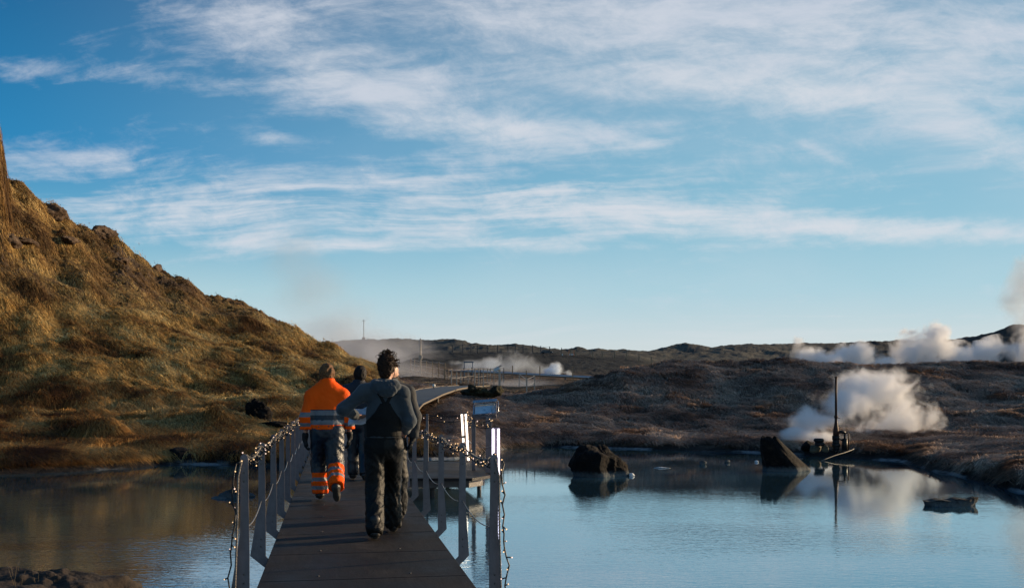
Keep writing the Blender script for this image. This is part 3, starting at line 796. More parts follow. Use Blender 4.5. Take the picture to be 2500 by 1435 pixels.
lights('fairy lights running down the nearest right hand post of the footbridge', down(Tr[0], 1, 5), 6, .11, .03, maxb=20)
lights('fairy lights running down the nearest left hand post of the footbridge', down(Tl[0], -1, 7), 8, .12, .03, maxb=18)

# ---- the viewing platform that widens the bridge on the right
plat = props(empty('viewing_platform', (-1.2, 18.3, 0)), 'low angular wooden viewing platform widening the footbridge on its right side over the water', 'platform')
def pl_(pts, z0, z1, name, mat, parent):
    mb = MB(); n = len(pts); org = parent.location
    vs = [Vector((p[0], p[1], z)) - org for z in (z0, z1) for p in pts]
    mb.add(vs, [tuple(range(n))[::-1], tuple(range(n, 2 * n))] + [(i, (i + 1) % n, (i + 1) % n + n, i + n) for i in range(n)])
    return mb.build(name, mat, parent)
PP = [(xr(16.5) + .012, 16.5), (-.66, 16.5), (-.36, 17.1), (-.93, 20.6), (xr(20.6) + .012, 20.6)]
pl_(PP, -.045, .004, 'deck', m_deck, plat)
PQ = [(xr(16.9) + .06, 16.7), (-.72, 16.7), (-.47, 17.15), (-1.0, 20.4), (xr(20.4) + .06, 20.4)]
pl_(PQ, -.17, -.047, 'frame', m_galdark, plat)
for x, y in ((-1.35, 16.9), (-.85, 16.95), (-.6, 18.2), (-1.3, 20.1)):
    mb = MB(); mb.tube([Vector((x, y, -1.2)) - plat.location, Vector((x, y, -.17)) - plat.location], .04, 8); mb.box(Vector((x, y, -.185)) - plat.location, (.14, .14, .028)); mb.build('leg', m_galdark, plat)
# plain posts with ropes round the platform
prail = props(empty('railing', (-1.0, 19.0, 0)), 'short rope railing on square grey posts around the small viewing platform', 'railing')
def sqpost(root, x, y, h, w=.055, z=.004):
    mb = MB(); mb.box(Vector((x, y, z + h / 2)) - root.location, (w, w, h), bev=.004)
    return mb.build('post', m_gal, root)
PPo = [(-.70, 18.2), (-.41, 17.6)]
sqpost(prail, -.70, 18.2, 1.02, .075); sqpost(prail, -.41, 17.65, 1.0, .11)
sqpost(prail, -1.75, 20.55, .98, .05); sqpost(prail, -2.4, 20.55, .98, .05)
T2 = [Vector((-2.55, 20.6, .97)), Vector((-1.75, 20.55, .97)), Vector((-.93, 20.45, .97)), Vector((-.70, 18.25, .93)), Vector((-.36, 17.2, .95))]
for dz_ in (0, -.11, -.45):
    mb = MB(); mb.tube([p - prail.location for p in rope_pts([q + Vector((0, 0, dz_)) for q in T2], .04, 0, 6)], .008 if dz_ > -.2 else .005, 5); mb.build('rope', m_cable if dz_ > -.2 else m_wire, prail)
lights('loose fairy lights along the ropes at the back of the viewing platform', rope_pts([q + Vector((0, 0, -.03)) for q in T2], .05, 0, 6), 12, .085, .13, .007, maxb=46)

# ---- lit tube posts
m_tubew = emis('lit_tube_warm', (1.0, .84, .66), 3.2); m_tubev = emis('lit_tube_violet', (.90, .80, 1.0), 3.6)
def tube_post(label, x, y, h, mat, sep, bot=0.004, r=.018):
    root = props(empty('light_post', (x, y, bot)), label, 'light post', 'posts with lit tubes on the platform')
    mb = MB(); mb.box((0, .03, h / 2), (.13, .03, h), bev=.004); mb.box((0, .02, -.0 + .012), (.16, .08, .02)); mb.build('post', m_gal, root)
    for k in (-1, 1):
        mb = MB(); mb.tube([(k * sep, -.012, .03), (k * sep, -.012, h - .02)], r, 10); mb.build('lit_tube', mat, root)
    mb = MB(); mb.box((-.03, -.02, h * .52), (.055, .045, .05), bev=.004); mb.build('clamp', m_cable, root)
    return root
tp1 = tube_post('warm white double tube light post at the far corner of the viewing platform', -.97, 20.42, 1.0, m_tubew, .042)
tp1.rotation_euler = (0, math.radians(-3.5), 0); tp1.location.x += .04
tube_post('violet white double tube light post at the near corner of the viewing platform', -.28, 17.25, .965, m_tubev, .048, -.15)

# ---- information lectern on two legs
lect = props(empty('information_lectern', (-.55, 17.9, 0)), 'tilted glass covered information board on grey legs at the edge of the viewing platform', 'information board')
m_glass_panel, g = material('printed_panel_under_glass')
lx, ly, lz = g.sep(g.obj)
lines = g.noise(g.mapv(g.obj, (3, 60, 1)), 4, 2, .5).ss(.48, .56)
pic = g.noise(g.obj, 6, 3, .6)
pc = g.mix(lines * .5, (.50, .62, .68), (.16, .28, .36)); pc = g.mix(pic.ss(.5, .62) * lx.ss(-.02, .10), pc, (.16, .30, .40))
setp(g, pc, .07, 0, None, .8)
m_alu = simple('brushed_grey_frame', (.42, .42, .43), .3, .9, .1, 12, .05, 60)
RL = Matrix.Rotation(math.radians(-10), 3, 'Z') @ Matrix.Rotation(math.radians(30), 3, 'X') @ Matrix.Rotation(math.radians(9), 3, 'Z')
C = at(1184, 1001, 17.75) - lect.location
def lb(mb, c, d, m=0, bev=0): mb.box(C + RL @ Vector(c), d, RL, m, bev)
mb = MB(); lb(mb, (0, 0, .0), (.36, .30, .012)); p = mb.build('panel', m_glass_panel, lect)
mb = MB(); lb(mb, (0, 0, -.045), (.40, .36, .07), 0, .006); mb.build('case', m_gal, lect)
mb = MB()
for c_, d_ in (((0, .175, .02), (.42, .022, .03)), ((0, -.170, .02), (.42, .018, .03)), ((-.20, 0, .02), (.018, .33, .03)), ((.20, 0, .02), (.018, .33, .03))): lb(mb, c_, d_)
mb.build('frame', m_alu, lect)
mb = MB(); lb(mb, (.0, .235, .055), (.44, .085, .014)); lb(mb, (-.19, .2, .04), (.014, .06, .05)); lb(mb, (.19, .2, .04), (.014, .06, .05)); mb.build('hood', m_alu, lect)
mb = MB()
mb.tube([C + RL @ Vector(p) for p in ((.235, -.17, .0), (.245, -.14, .05), (.245, .12, .09), (.235, .20, .05))], .009, 6)
mb.tube([C + RL @ Vector(p) for p in ((.12, -.15, .012), (.13, -.02, .03), (.17, .12, .04))], .011, 6)
mb.build('handle', m_alu, lect)
# ---------------------------------------------------------------- people, meshed from smooth distance fields
def surface_net(f, lo, hi, h):
    lo = np.array(lo, float); hi = np.array(hi, float); n = np.ceil((hi - lo) / h).astype(int) + 1
    ax = [lo[k] + h * np.arange(n[k]) for k in range(3)]
    G = np.stack(np.meshgrid(*ax, indexing='ij'), -1)
    # coarse pass first; the fine field is only evaluated near the surface
    c = 4; cn = np.ceil((n - 1) / c).astype(int) + 1
    cax = [lo[k] + h * c * np.arange(cn[k]) for k in range(3)]
    CG = np.stack(np.meshgrid(*cax, indexing='ij'), -1); cd = f(CG.reshape(-1, 3)).reshape(cn)
    near = np.abs(cd) < h * c * 1.15 + .022
    m = near.copy()
    for k in range(3):
        r0 = np.roll(near, 1, k); m |= r0; near = m.copy()
    up_ = lambda arr: arr.repeat(c, 0).repeat(c, 1).repeat(c, 2)[:n[0], :n[1], :n[2]]
    mb_ = np.zeros(cn, bool)
    for a_ in (0, 1):
        for b_ in (0, 1):
            for e_ in (0, 1): mb_ |= np.roll(np.abs(cd) < h * c * 1.15 + .022, (-a_, -b_, -e_), (0, 1, 2))
    M = up_(mb_); d = up_(cd).copy()
    idx_ = np.argwhere(M); vals = np.empty(len(idx_))
    for i in range(0, len(idx_), 60000): vals[i:i + 60000] = f(lo + idx_[i:i + 60000] * h)
    d[M] = vals
    ins = d < 0
    acc = np.zeros(tuple(n - 1) + (3,)); cnt = np.zeros(tuple(n - 1))
    def corner(a, b, c, arr): return arr[a:n[0] - 1 + a, b:n[1] - 1 + b, c:n[2] - 1 + c]
    C8 = [(a, b, c) for a in (0, 1) for b in (0, 1) for c in (0, 1)]
    for p in C8:
        for k in range(3):
            if p[k]: continue
            q = list(p); q[k] = 1
            d0, d1 = corner(*p, d), corner(*q, d); cr = (d0 < 0) != (d1 < 0)
            t = np.where(cr, d0 / np.where(cr, d0 - d1, 1), 0)
            pt = np.zeros(acc.shape); 
            for m in range(3): pt[..., m] = p[m]
            pt[..., k] += t
            acc += pt * cr[..., None]; cnt += cr
    act = cnt > 0; idx = -np.ones(act.shape, int); idx[act] = np.arange(act.sum())
    cells = np.argwhere(act); V = lo + (cells + acc[act] / cnt[act][:, None]) * h
    Q = []
    for k in range(3):
        u, v = (k + 1) % 3, (k + 2) % 3
        a = np.take(ins, range(n[k] - 1), k); b = np.take(ins, range(1, n[k]), k)
        E = np.argwhere(a != b); ok_ = (E[:, u] > 0) & (E[:, v] > 0) & (E[:, u] < n[u] - 1) & (E[:, v] < n[v] - 1); E = E[ok_]
        s = a[tuple(E.T)]
        def cell(du, dv):
            c = E.copy(); c[:, u] -= du; c[:, v] -= dv; return idx[tuple(c.T)]
        q = np.stack([cell(1, 1), cell(0, 1), cell(0, 0), cell(1, 0)], 1); q[~s] = q[~s][:, ::-1]
        Q.append(q)
    Q = np.concatenate(Q); Q = Q[(Q >= 0).all(1)]
    return V, Q
def smin(a, b, k):
    h = np.clip(.5 + .5 * (b - a) / k, 0, 1); return b + (a - b) * h - k * h * (1 - h)
def rc(P, a, b, ra, rb, sc=(1, 1, 1)):
    a = np.array(a, float); b = np.array(b, float); sc = np.array(sc, float)
    p = (P - a) / sc; ab = (b - a) / sc; t = np.clip(p @ ab / (ab @ ab), 0, 1)
    return (np.linalg.norm(p - t[:, None] * ab, axis=1) - (ra + (rb - ra) * t)) * sc.min() ** .5
def ell(P, c, r):
    q = (P - np.array(c)) / np.array(r); k0 = np.linalg.norm(q, axis=1); k1 = np.linalg.norm(q / np.array(r), axis=1) + 1e-9
    return k0 * (k0 - 1) / k1
def folds(P, amp, fx=6, fy=6, fz=9, seed=0, tilt=.5):
    x, y, z = P.T
    w = pnoise(x * 3 + seed, y * 3, z * 2.5)
    n = pnoise(x * fx + w, y * fy + seed, (z + tilt * x) * fz + w * 1.2)
    n2 = pnoise(x * fx * 2.1 + 5, y * fy * 2.1 + seed + w, (z - tilt * x) * fz * 1.8)
    return amp * ((1 - 2.2 * np.abs(n)) * .7 + (1 - 2.2 * np.abs(n2)) * .4)
def sdf_obj(name, f, lo, hi, h, mats, parent, midx=None):
    V, Q = surface_net(f, lo, hi, h)
    mi = None
    if midx is not None: mi = midx(V[Q].mean(1))
    return link(name, np_mesh(name, V, Q, True, mi), mats, parent)
Rz = lambda a: np.array([[math.cos(a), -math.sin(a), 0], [math.sin(a), math.cos(a), 0], [0, 0, 1]])
def loc(P, c, yaw=0, pitch=0):
    c = np.array(c, float); q = (P - c) @ Rz(yaw)
    if pitch:
        ca, sa = math.cos(pitch), math.sin(pitch); q = np.stack([q[:, 0], q[:, 1] * ca + q[:, 2] * sa, -q[:, 1] * sa + q[:, 2] * ca], 1)
    return q
def head_sdf(P, c, yaw, pitch=0):
    q = loc(P, c, yaw, pitch)
    d = ell(q, (0, -.008, .028), (.077, .096, .098))
    d = smin(d, ell(q, (0, .030, -.045), (.058, .062, .066)), .04)
    d = smin(d, ell(q, (0, .050, -.085), (.030, .030, .022)), .03)           # chin
    d = smin(d, rc(q, (0, .082, .02), (0, .104, -.022), .008, .014), .015)   # nose
    d = smin(d, ell(q, (0, .086, -.055), (.024, .010, .006)), .008)
    d = smin(d, ell(q, (0, .078, .034), (.045, .014, .010)), .015)           # brow
    for s in (-1, 1):
        d = smin(d, ell(q, (s * .080, -.004, -.006), (.010, .020, .033)), .010)
        d = np.maximum(d, -ell(q, (s * .030, .092, .014), (.016, .010, .009)))
        d = smin(d, ell(q, (s * .030, .082, .013), (.012, .010, .009)), .004)
    return d
def hand_sdf(P, w, palm_dir, finger_dir, side, grow=0.0, curl=.5):
    """w wrist, fingers point along finger_dir, palm_dir faces the palm; side=+1 thumb towards cross"""
    f = Vector(finger_dir).normalized(); p = Vector(palm_dir); p = (p - f * p.dot(f)).normalized(); t = f.cross(p) * side
    B = np.array([t, p, f]); q = (P - np.array(w)) @ B.T
    d = rc(q, (0, 0, .02), (0, .004, .078), .034, .040, (1, .5, 1))
    ends = ((.030, .070, .034, .022), (.011, .078, .040, .026), (-.010, .076, .037, .024), (-.029, .068, .029, .019))
    for i, (x, L1, L2, L3) in enumerate(ends):
        a = (x * .9, .002, .085); c1 = curl * (.6 + .12 * i); c2 = c1 + curl * .8
        b = (x, .002 + .036 * math.sin(c1), .085 + .036 * math.cos(c1)); b2 = (x, b[1] + L3 * 1.1 * math.sin(c2), b[2] + L3 * 1.1 * math.cos(c2))
        b3 = (x, b2[1] + .018 * math.sin(c2 + curl * .6), b2[2] + .018 * math.cos(c2 + curl * .6))
        fd = np.minimum(rc(q, a, b, .0098, .0092), np.minimum(rc(q, b, b2, .0092, .0085), rc(q, b2, b3, .0085, .0072)))
        d = smin(d, fd, .006)
    th = np.minimum(rc(q, (.026, .006, .03), (.052, .016, .062), .015, .0115), rc(q, (.052, .016, .062), (.052, .026, .09), .0115, .009))
    return smin(d, th, .010) - grow

m_skin = simple('skin', (.46, .24, .16), .5, 0, .06, 20, .1, 90); m_skin.node_tree.nodes['Principled BSDF'].inputs['Subsurface Weight'].default_value = .12
m_skin.node_tree.nodes['Principled BSDF'].inputs['Subsurface Radius'].default_value = (.02, .008, .004)
def cloth(name, c, rough, bamp=.35, bs=30, spec=.3, sheen=0, coat=0, weave=True):
    m, g = material(name); lx, ly, lz = g.sep(g.obj)
    w = g.noise(g.mapv(g.obj, (1, 1, .6)), bs, 4, .65, 1.2); n = g.noise(g.obj, 5, 4, .6)
    col = g.mix(n.lin(.3, .7), tuple(x * .72 for x in c), tuple(min(1, x * 1.2) for x in c))
    fine = g.noise(g.obj, 420, 2, .6)
    setp(g, col, rough, 0, g.bump(w * .85 + fine * .15, bamp, .02), spec)
    if sheen: g.b.inputs['Sheen Weight'].default_value = sheen
    if coat: g.b.inputs['Coat Weight'].default_value = coat; g.b.inputs['Coat Roughness'].default_value = .3
    return m
m_hood = cloth('slate_grey_sweatshirt', (.046, .058, .068), .9, .35, 16, .15, .25)
m_blk = cloth('black_work_cloth', (.005, .005, .005), .7, .4, 14, .2)
m_blk2 = cloth('black_oiled_trousers', (.005, .0045, .004), .52, .5, 13, .25)
m_org = cloth('fluorescent_orange_cloth', (1.0, .095, .002), .65, .35, 15, .12)
for n_ in m_org.node_tree.nodes:
    if n_.type == 'MIX': n_.inputs[6].default_value = (1.0, .095, .002, 1)
m_refl = cloth('silver_reflective_tape', (.17, .175, .185), .45, .3, 30, .4)
m_navy = cloth('navy_waterproof_cloth', (.007, .011, .019), .36, .5, 12, .5)
m_glove = cloth('black_glove', (.008, .008, .009), .6, .3, 40)
m_boot = cloth('black_boot_leather', (.014, .012, .011), .45, .3, 25, .5)
m_sole = simple('dusty_rubber_sole', (.05, .045, .04), .8, 0, .2, 30)
m_dark = cloth('dark_blue_jacket', (.016, .022, .034), .7, .4, 14)
m_camo = cloth('dark_patterned_jacket', (.030, .032, .034), .75, .4, 14)
m_camo_g = m_camo
m_red = cloth('dark_red_cloth', (.25, .02, .02), .7)
m_paper = simple('white_paper', (.62, .64, .70), .8, 0, .03, 6)
def hairmat(name, a, b):
    m, g = material(name); n = g.noise(g.obj, 60, 4, .7); n2 = g.noise(g.mapv(g.obj, (1, 1, .15)), 160, 2, .6)
    setp(g, g.mix(n.ss(.35, .65), a, b), .6, 0, g.bump(n2, .8, .006), .15); return m
m_hbrown = hairmat('dark_brown_curly_hair', (.012, .007, .004), (.045, .022, .012))
m_hblond = hairmat('light_brown_hair', (.060, .026, .011), (.22, .105, .042))
m_hblack = hairmat('black_hair', (.006, .005, .005), (.016, .012, .010))

def person(name_label, root_xy, J, cfg, z=0.0, rot=None):
    root = props(empty('person', (root_xy[0], root_xy[1], z), BANG if rot is None else rot), name_label, 'person')
    g_ = {k: np.array(v, float) for k, v in J.items()}
    H = cfg.get('h', .012)
    hips = (g_['lh'] + g_['rh']) / 2; chest = g_['chest']; neck = g_['neck']; head = g_['head']
    yaw = math.radians(cfg.get('yaw', 0))
    bulk = cfg.get('bulk', 1.0)
    def torso(P, gr=0.0):
        s = (1.0, .66, 1.0)
        d = rc(P, hips + (0, 0, .06), chest + (0, 0, -.12), .158 * bulk + gr, .156 * bulk + gr, s)
        d = smin(d, rc(P, chest + (0, 0, -.12), chest + (0, 0, .05), .156 * bulk + gr, .128 * bulk + gr, s), .05)
        for k in ('ls', 'rs'):
            d = smin(d, rc(P, neck + (0, 0, -.05), g_[k], .072 + gr, .066 * bulk + gr, (1, .9, 1)), .07)
        return d
    def arm(P, s, r, gr=0.0):
        a, b, c = g_[s + 's'], g_[s + 'e'], g_[s + 'w']
        return smin(rc(P, a, b, r[0] + gr, r[1] + gr), rc(P, b, c, r[1] + gr, r[2] + gr), .03)
    def leg(P, s, r, gr=0.0):
        a, b, c = g_[s + 'h'], g_[s + 'k'], g_[s + 'a']
        return smin(rc(P, a, b, r[0] + gr, r[1] + gr), rc(P, b, c, r[1] + gr, r[2] + gr), .04)
    lo = np.min(list(g_.values()), 0) - .26; hi = np.max(list(g_.values()), 0) + .26
    # --- body: one continuous skin mesh, inside the clothes except head, neck and bare hands
    def body(P):
        d = torso(P, -.03)
        for s in 'lr':
            d = smin(d, arm(P, s, (.045, .036, .027), 0), .03); d = smin(d, leg(P, s, (.075, .052, .036), 0), .04)
            d = smin(d, rc(P, g_[s + 'a'], g_[s + 'a'] + g_[s + 'f'] * .12, .034, .026), .03)
            if s + 'hd' in g_: d = smin(d, hand_sdf(P, g_[s + 'w'], g_[s + 'pd'], g_[s + 'hd'], 1 if s == 'l' else -1, curl=cfg.get('curl', .6)), .008)
        d = smin(d, rc(P, neck + (0, 0, -.05), head + (0, -.01, -.04), .058, .052), .03)
        return smin(d, head_sdf(P, head, yaw), .015)
    sdf_obj('body', body, lo, hi, max(.009, H * .8), m_skin, root)
    # --- upper garment
    sl = cfg['sleeve']; fold = cfg.get('fold', .006)
    def top(P):
        d = torso(P, cfg.get('tgrow', .012))
        for s in 'lr': d = smin(d, arm(P, s, sl), .045)
        if cfg.get('collar'):
            c = rc(P, neck + (0, -.01, -.03), neck + (0, -.012, .07), .110, .092, (1, .95, 1)); c = np.maximum(c, P[:, 2] - (neck[2] + .082 - .25 * (P[:, 1] - neck[1])))
            d = smin(d, c, .02)
        if cfg.get('hood'):
            n = neck
            hd = smin(ell(P, n + (-.095, -.03, .0), (.050, .070, .045)), ell(P, n + (.095, -.03, .0), (.050, .070, .045)), .05)
            hd = smin(hd, ell(P, n + (0, -.095, -.035), (.140, .045, .062)), .05)
            hd = smin(hd, ell(P, n + (.015, -.130, -.085), (.085, .026, .050)), .045)
            hd = np.maximum(hd, -ell(P, n + (0, -.02, .06), (.080, .085, .075)))
            hd = hd - folds(P, .007, 8, 7, 14, 4.4, 1.4)
            d = smin(d, hd, .010)
            cw = np.abs(P[:, 2] - (n[2] - .075 - .35 * np.abs(P[:, 0] - .01))) ; d = d + .006 * np.exp(-(cw / .012) ** 2) * (P[:, 1] < n[1] - .06)
        hem = cfg['hem']
        w = np.clip((hem + .28 - P[:, 2]) / .3, 0, 1)
        d = d - folds(P, fold * (.6 + .8 * w), 6, 5, 9, cfg.get('seed', 0), .7)
        if cfg.get('band'):        # gathered waist
            d = d + .010 * np.exp(-((P[:, 2] - hem - .045) / .022) ** 2) + .003 * np.sin(P[:, 0] * 150) * np.exp(-((P[:, 2] - hem - .03) / .03) ** 2)
        for s in 'lr':             # cut the sleeve at the cuff
            w_ = g_[s + 'w']; e_ = g_[s + 'e']; ax = (w_ - e_) / np.linalg.norm(w_ - e_); t = (P - w_) @ ax
            near = np.linalg.norm(P - w_, axis=1) < .20
            d = np.where(near, np.maximum(d, t + .012), d)
        d = np.maximum(d, hem - P[:, 2])
        return np.maximum(d, P[:, 2] - (neck[2] + .095))
    jm = cfg['topmat']
    sdf_obj(cfg['topname'], top, lo, hi, H, jm, root, cfg.get('topidx'))
    # --- trousers
    lr = cfg['legr']
    def tr(P):
        d = rc(P, hips + (0, 0, -.01), hips + (0, 0, cfg.get('rise', .12)), .165 * bulk, .158 * bulk, (1, .72, 1))
        for s in 'lr':
            d = smin(d, leg(P, s, lr), .03)
        bag = np.zeros(len(P))
        for s in 'lr': bag = np.maximum(bag, np.exp(-(np.linalg.norm((P - g_[s + 'a'] - (0, 0, .10)) / (1, 1, 1.4), axis=1) / .16) ** 2))
        kn = np.zeros(len(P))
        for s in 'lr': kn = np.maximum(kn, np.exp(-(np.linalg.norm(P - g_[s + 'k'], axis=1) / .2) ** 2))
        d = d - folds(P, cfg.get('tfold', .008) * (.75 + .9 * bag + .5 * kn), 7, 6, 8.5, cfg.get('seed', 0) + 3, .9)
        for s in 'lr':
            a = g_[s + 'a']; ax = (a - g_[s + 'k']) / np.linalg.norm(a - g_[s + 'k']); t = (P - a) @ ax
            near = np.linalg.norm(P - a, axis=1) < .22; d = np.where(near, np.maximum(d, t - cfg.get('cuff', .035)), d)
        return np.maximum(d, P[:, 2] - (hips[2] + cfg.get('rise', .12) + .02))
    sdf_obj(cfg.get('botname', 'trousers'), tr, (lo[0], lo[1], 0), (hi[0], hi[1], hips[2] + .3), H, cfg['botmat'], root, cfg.get('botidx'))
    # --- boots
    for s in 'lr':
        a = g_[s + 'a']; f = g_[s + 'f'] / np.linalg.norm(g_[s + 'f']); u = np.array([0, 0, 1.0]); u = u - f * (u @ f); u /= np.linalg.norm(u)
        def boot(P):
            d = rc(P, a + u * .10, a - u * .015, .056, .056)
            d = smin(d, rc(P, a - u * .040 - f * .03, a - u * .050 + f * .14, .048, .044, (1, 1, 1)), .03)
            d = smin(d, rc(P, a - u * .048 + f * .12, a - u * .056 + f * .175, .046, .034), .02)
            fl = -((P - a) @ u) - .088
            return np.maximum(d, fl) - .002
        def bi(C): return (((C - a) @ u) < -.066).astype(int)
        sdf_obj('boot', boot, a - .27, a + .27, .010, [m_boot, m_sole], root, bi)
    # --- gloves
    for s in 'lr':
        if cfg.get('gloves') and s + 'hd0' in g_:
            w_ = g_[s + 'w']; e_ = g_[s + 'e']
            def gl(P):
                d = hand_sdf(P, w_, g_[s + 'pd'], g_[s + 'hd0'], 1 if s == 'l' else -1, .005, cfg.get('curl', .6))
                ax = (w_ - e_) / np.linalg.norm(w_ - e_); return smin(d, rc(P, w_ - ax * .05, w_ + ax * .02, .044, .036), .02)
            sdf_obj('glove', gl, w_ - .24, w_ + .24, .007, m_glove, root)
    return root, g_, torso, arm

def A(*a): return np.array(a, float)
# ---- 1. man in grey hooded sweatshirt and black bib overalls
J = dict(lh=(-.095, 0, .95), rh=(.095, 0, .95), lk=(-.095, .03, .52), rk=(.105, .27, .53), la=(-.10, -.20, .105), ra=(.115, .30, .105),
         lf=(-.12, 1, 0), rf=(.15, 1, .05), chest=(.0, .0, 1.40), neck=(.01, .02, 1.575), head=(.035, .05, 1.735),
         ls=(-.195, -.01, 1.49), rs=(.180, .0, 1.475), le=(-.405, -.03, 1.315), lw=(-.27, .17, 1.24), re=(.258, -.03, 1.19), rw=(.235, .19, 1.08),
         lhd=(.75, .6, -.02), lpd=(.2, -.3, -1), rhd=(-.1, 1, -.15), rpd=(-1, 0, -.3))
p1, g1, tor1, arm1 = person('tall curly haired man in a grey hooded sweatshirt and black bib overalls', (-1.255, 9.75), J,
    dict(h=.0105, yaw=-24, sleeve=(.070, .064, .046), hood=True, hem=1.02, topname='sweatshirt', topmat=m_hood, bulk=.93, legr=(.102, .086, .080), botmat=[m_blk2, m_blk], botidx=lambda C: (C[:, 2] > 1.0 + .35 * np.minimum(C[:, 0] - .02, 0)).astype(int) | ((C[:, 0] < .0) & (C[:, 2] > .86)).astype(int),
         botname='overalls', rise=.16, fold=.007, tfold=.012, seed=1.3, tgrow=.018, cuff=.055, curl=.45))
def bib(P):
    x, y, z = P.T
    d = tor1(P, .030) - folds(P, .003, 6, 5, 8, 9)
    w = np.interp(z, [1.02, 1.10, 1.20, 1.28, 1.36, 1.42], [.32, .27, .175, .105, .058, .045])
    side = np.abs(x - .03 * (z - 1.1)) - w
    inner = tor1(P, .012)
    bk = np.maximum(np.maximum(d, side), np.maximum(z - 1.375, -(inner)))
    bk = np.maximum(bk, y - .02)
    # two straps that part over the shoulders
    for s in (-1, 1):
        L = np.abs(x - .012 - s * (z - 1.345) * .50) - .020
        st = np.maximum(np.maximum(tor1(P, .030), -inner), np.maximum(L, np.maximum(1.33 - z, z - 1.66))); st = np.maximum(st, y - .10)
        bk = np.minimum(bk, st)
    front = np.maximum(np.maximum(d, -inner), np.maximum(np.maximum(z - 1.32, np.abs(x) - .15), -y + .02))
    return np.maximum(np.minimum(bk, front), 1.03 - z)
sdf_obj('overall_bib', bib, (-.35, -.32, 1.0), (.35, .32, 1.7), .009, m_blk, p1)
def hair_obj(root, head, yaw, mat, rad, length, top=.02, h=.007, amp=.012, freq=26, name='hair'):
    head = np.array(head)
    def f(P):
        q = loc(P, head, math.radians(yaw))
        d = ell(q, (0, -.014, .036), (.077 + rad, .098 + rad, .098 + rad + top))
        low = rc(q, (0, -.055, .02), (0, -.060, -length), .062 + rad, .050 + rad * .7, (1, .8, 1)); d = smin(d, low, .03)
        n = pnoise(q[:, 0] * freq, q[:, 1] * freq, q[:, 2] * freq * .7)
        d = d - amp * (1 - 2 * np.abs(n)) - amp * .5 * pnoise(q[:, 0] * freq * 2, q[:, 1] * freq * 2, q[:, 2] * freq)
        cut = np.maximum(q[:, 1] - (.060 + .3 * (q[:, 2] - .05)), 0)
        face = np.maximum(.045 - .6 * np.maximum(-q[:, 1] - .0, 0) - q[:, 2], q[:, 1] + .012)      # hair line
        open_ = (q[:, 1] > .012) & (q[:, 2] < .065)
        return np.where(open_, np.maximum(d, .012 + np.minimum((q[:, 1] - .012), .065 - q[:, 2])), d)
    return sdf_obj(name, f, head - (.16, .18, .20), head + (.16, .16, .18), h, mat, root)
hair1 = hair_obj(p1, g1['head'], -24, m_hbrown, .008, .055, .008, .006, .010, 30)
mb = MB(); r = random.Random(4)
for k in range(170):                       # loose curls
    th = r.uniform(0, 2 * math.pi); ph = r.uniform(.05, 1.0) * 1.75
    if math.cos(th - math.radians(66)) > .55 and ph > 1.1: continue
    n = Vector((math.sin(ph) * math.cos(th), math.sin(ph) * math.sin(th), math.cos(ph)))
    c = Vector(g1['head']) + Vector((n.x * .086, -.012 + n.y * .106, .036 + n.z * .112))
    a = n.orthogonal().normalized(); a.rotate(Matrix.Rotation(r.uniform(0, 6.28), 3, n)); b = n.cross(a)
    R = r.uniform(.008, .016) * (1.35 if n.z > .5 else 1); T = r.uniform(3.6, 6.0); pts = []
    lift = r.uniform(.006, .024) * (1.5 if (n.z > .55 or n.x > .6) else .8)
    for i in range(9):
        t = i / 8; an = t * T; pts.append(c + n * (lift * math.sin(t * 2.6) + R * (1 - math.cos(an)) * .6) + a * (R * math.sin(an)) + b * (R * t * 1.3))
    mb.tube(pts, [.0030 * (1 - .7 * i / 8) + .0006 for i in range(9)], 4)
mb.build('hair_curls', m_hbrown, hair1)
# cuff of the right forearm in dark knit
paper = props(empty('paper_sheet', (0, 0, 0)), 'folded white paper in the left hand of the man in the grey sweatshirt', 'paper')
pc0 = p1.matrix_basis @ Vector((-.215, .24, 1.235)) if False else (Vector(p1.location) + RB @ Vector((-.207, .227, 1.176)))
paper.location = pc0; paper.rotation_euler = (math.radians(58), math.radians(-8), BANG + math.radians(-18))
N = 12
pv = [((i / N - .5) * .27, (j / N - .5) * .19, .012 * math.sin(i * .8) + .010 * math.sin(j * .9 + i * .3) + .02 * abs(i / N - .5)) for i in range(N + 1) for j in range(N + 1)]
mb = MB(); mb.add(pv + [(x * .98, y * .97 + .006, z - .006 - .015 * abs(y)) for x, y, z in pv], [tuple(a + o for a in (i * 13 + j, (i + 1) * 13 + j, (i + 1) * 13 + j + 1, i * 13 + j + 1)) for o in (0, 169) for i in range(N) for j in range(N)], 0, True)
sh = mb.build('sheet', m_paper, paper)
md = sh.modifiers.new('thick', 'SOLIDIFY'); md.thickness = .0015

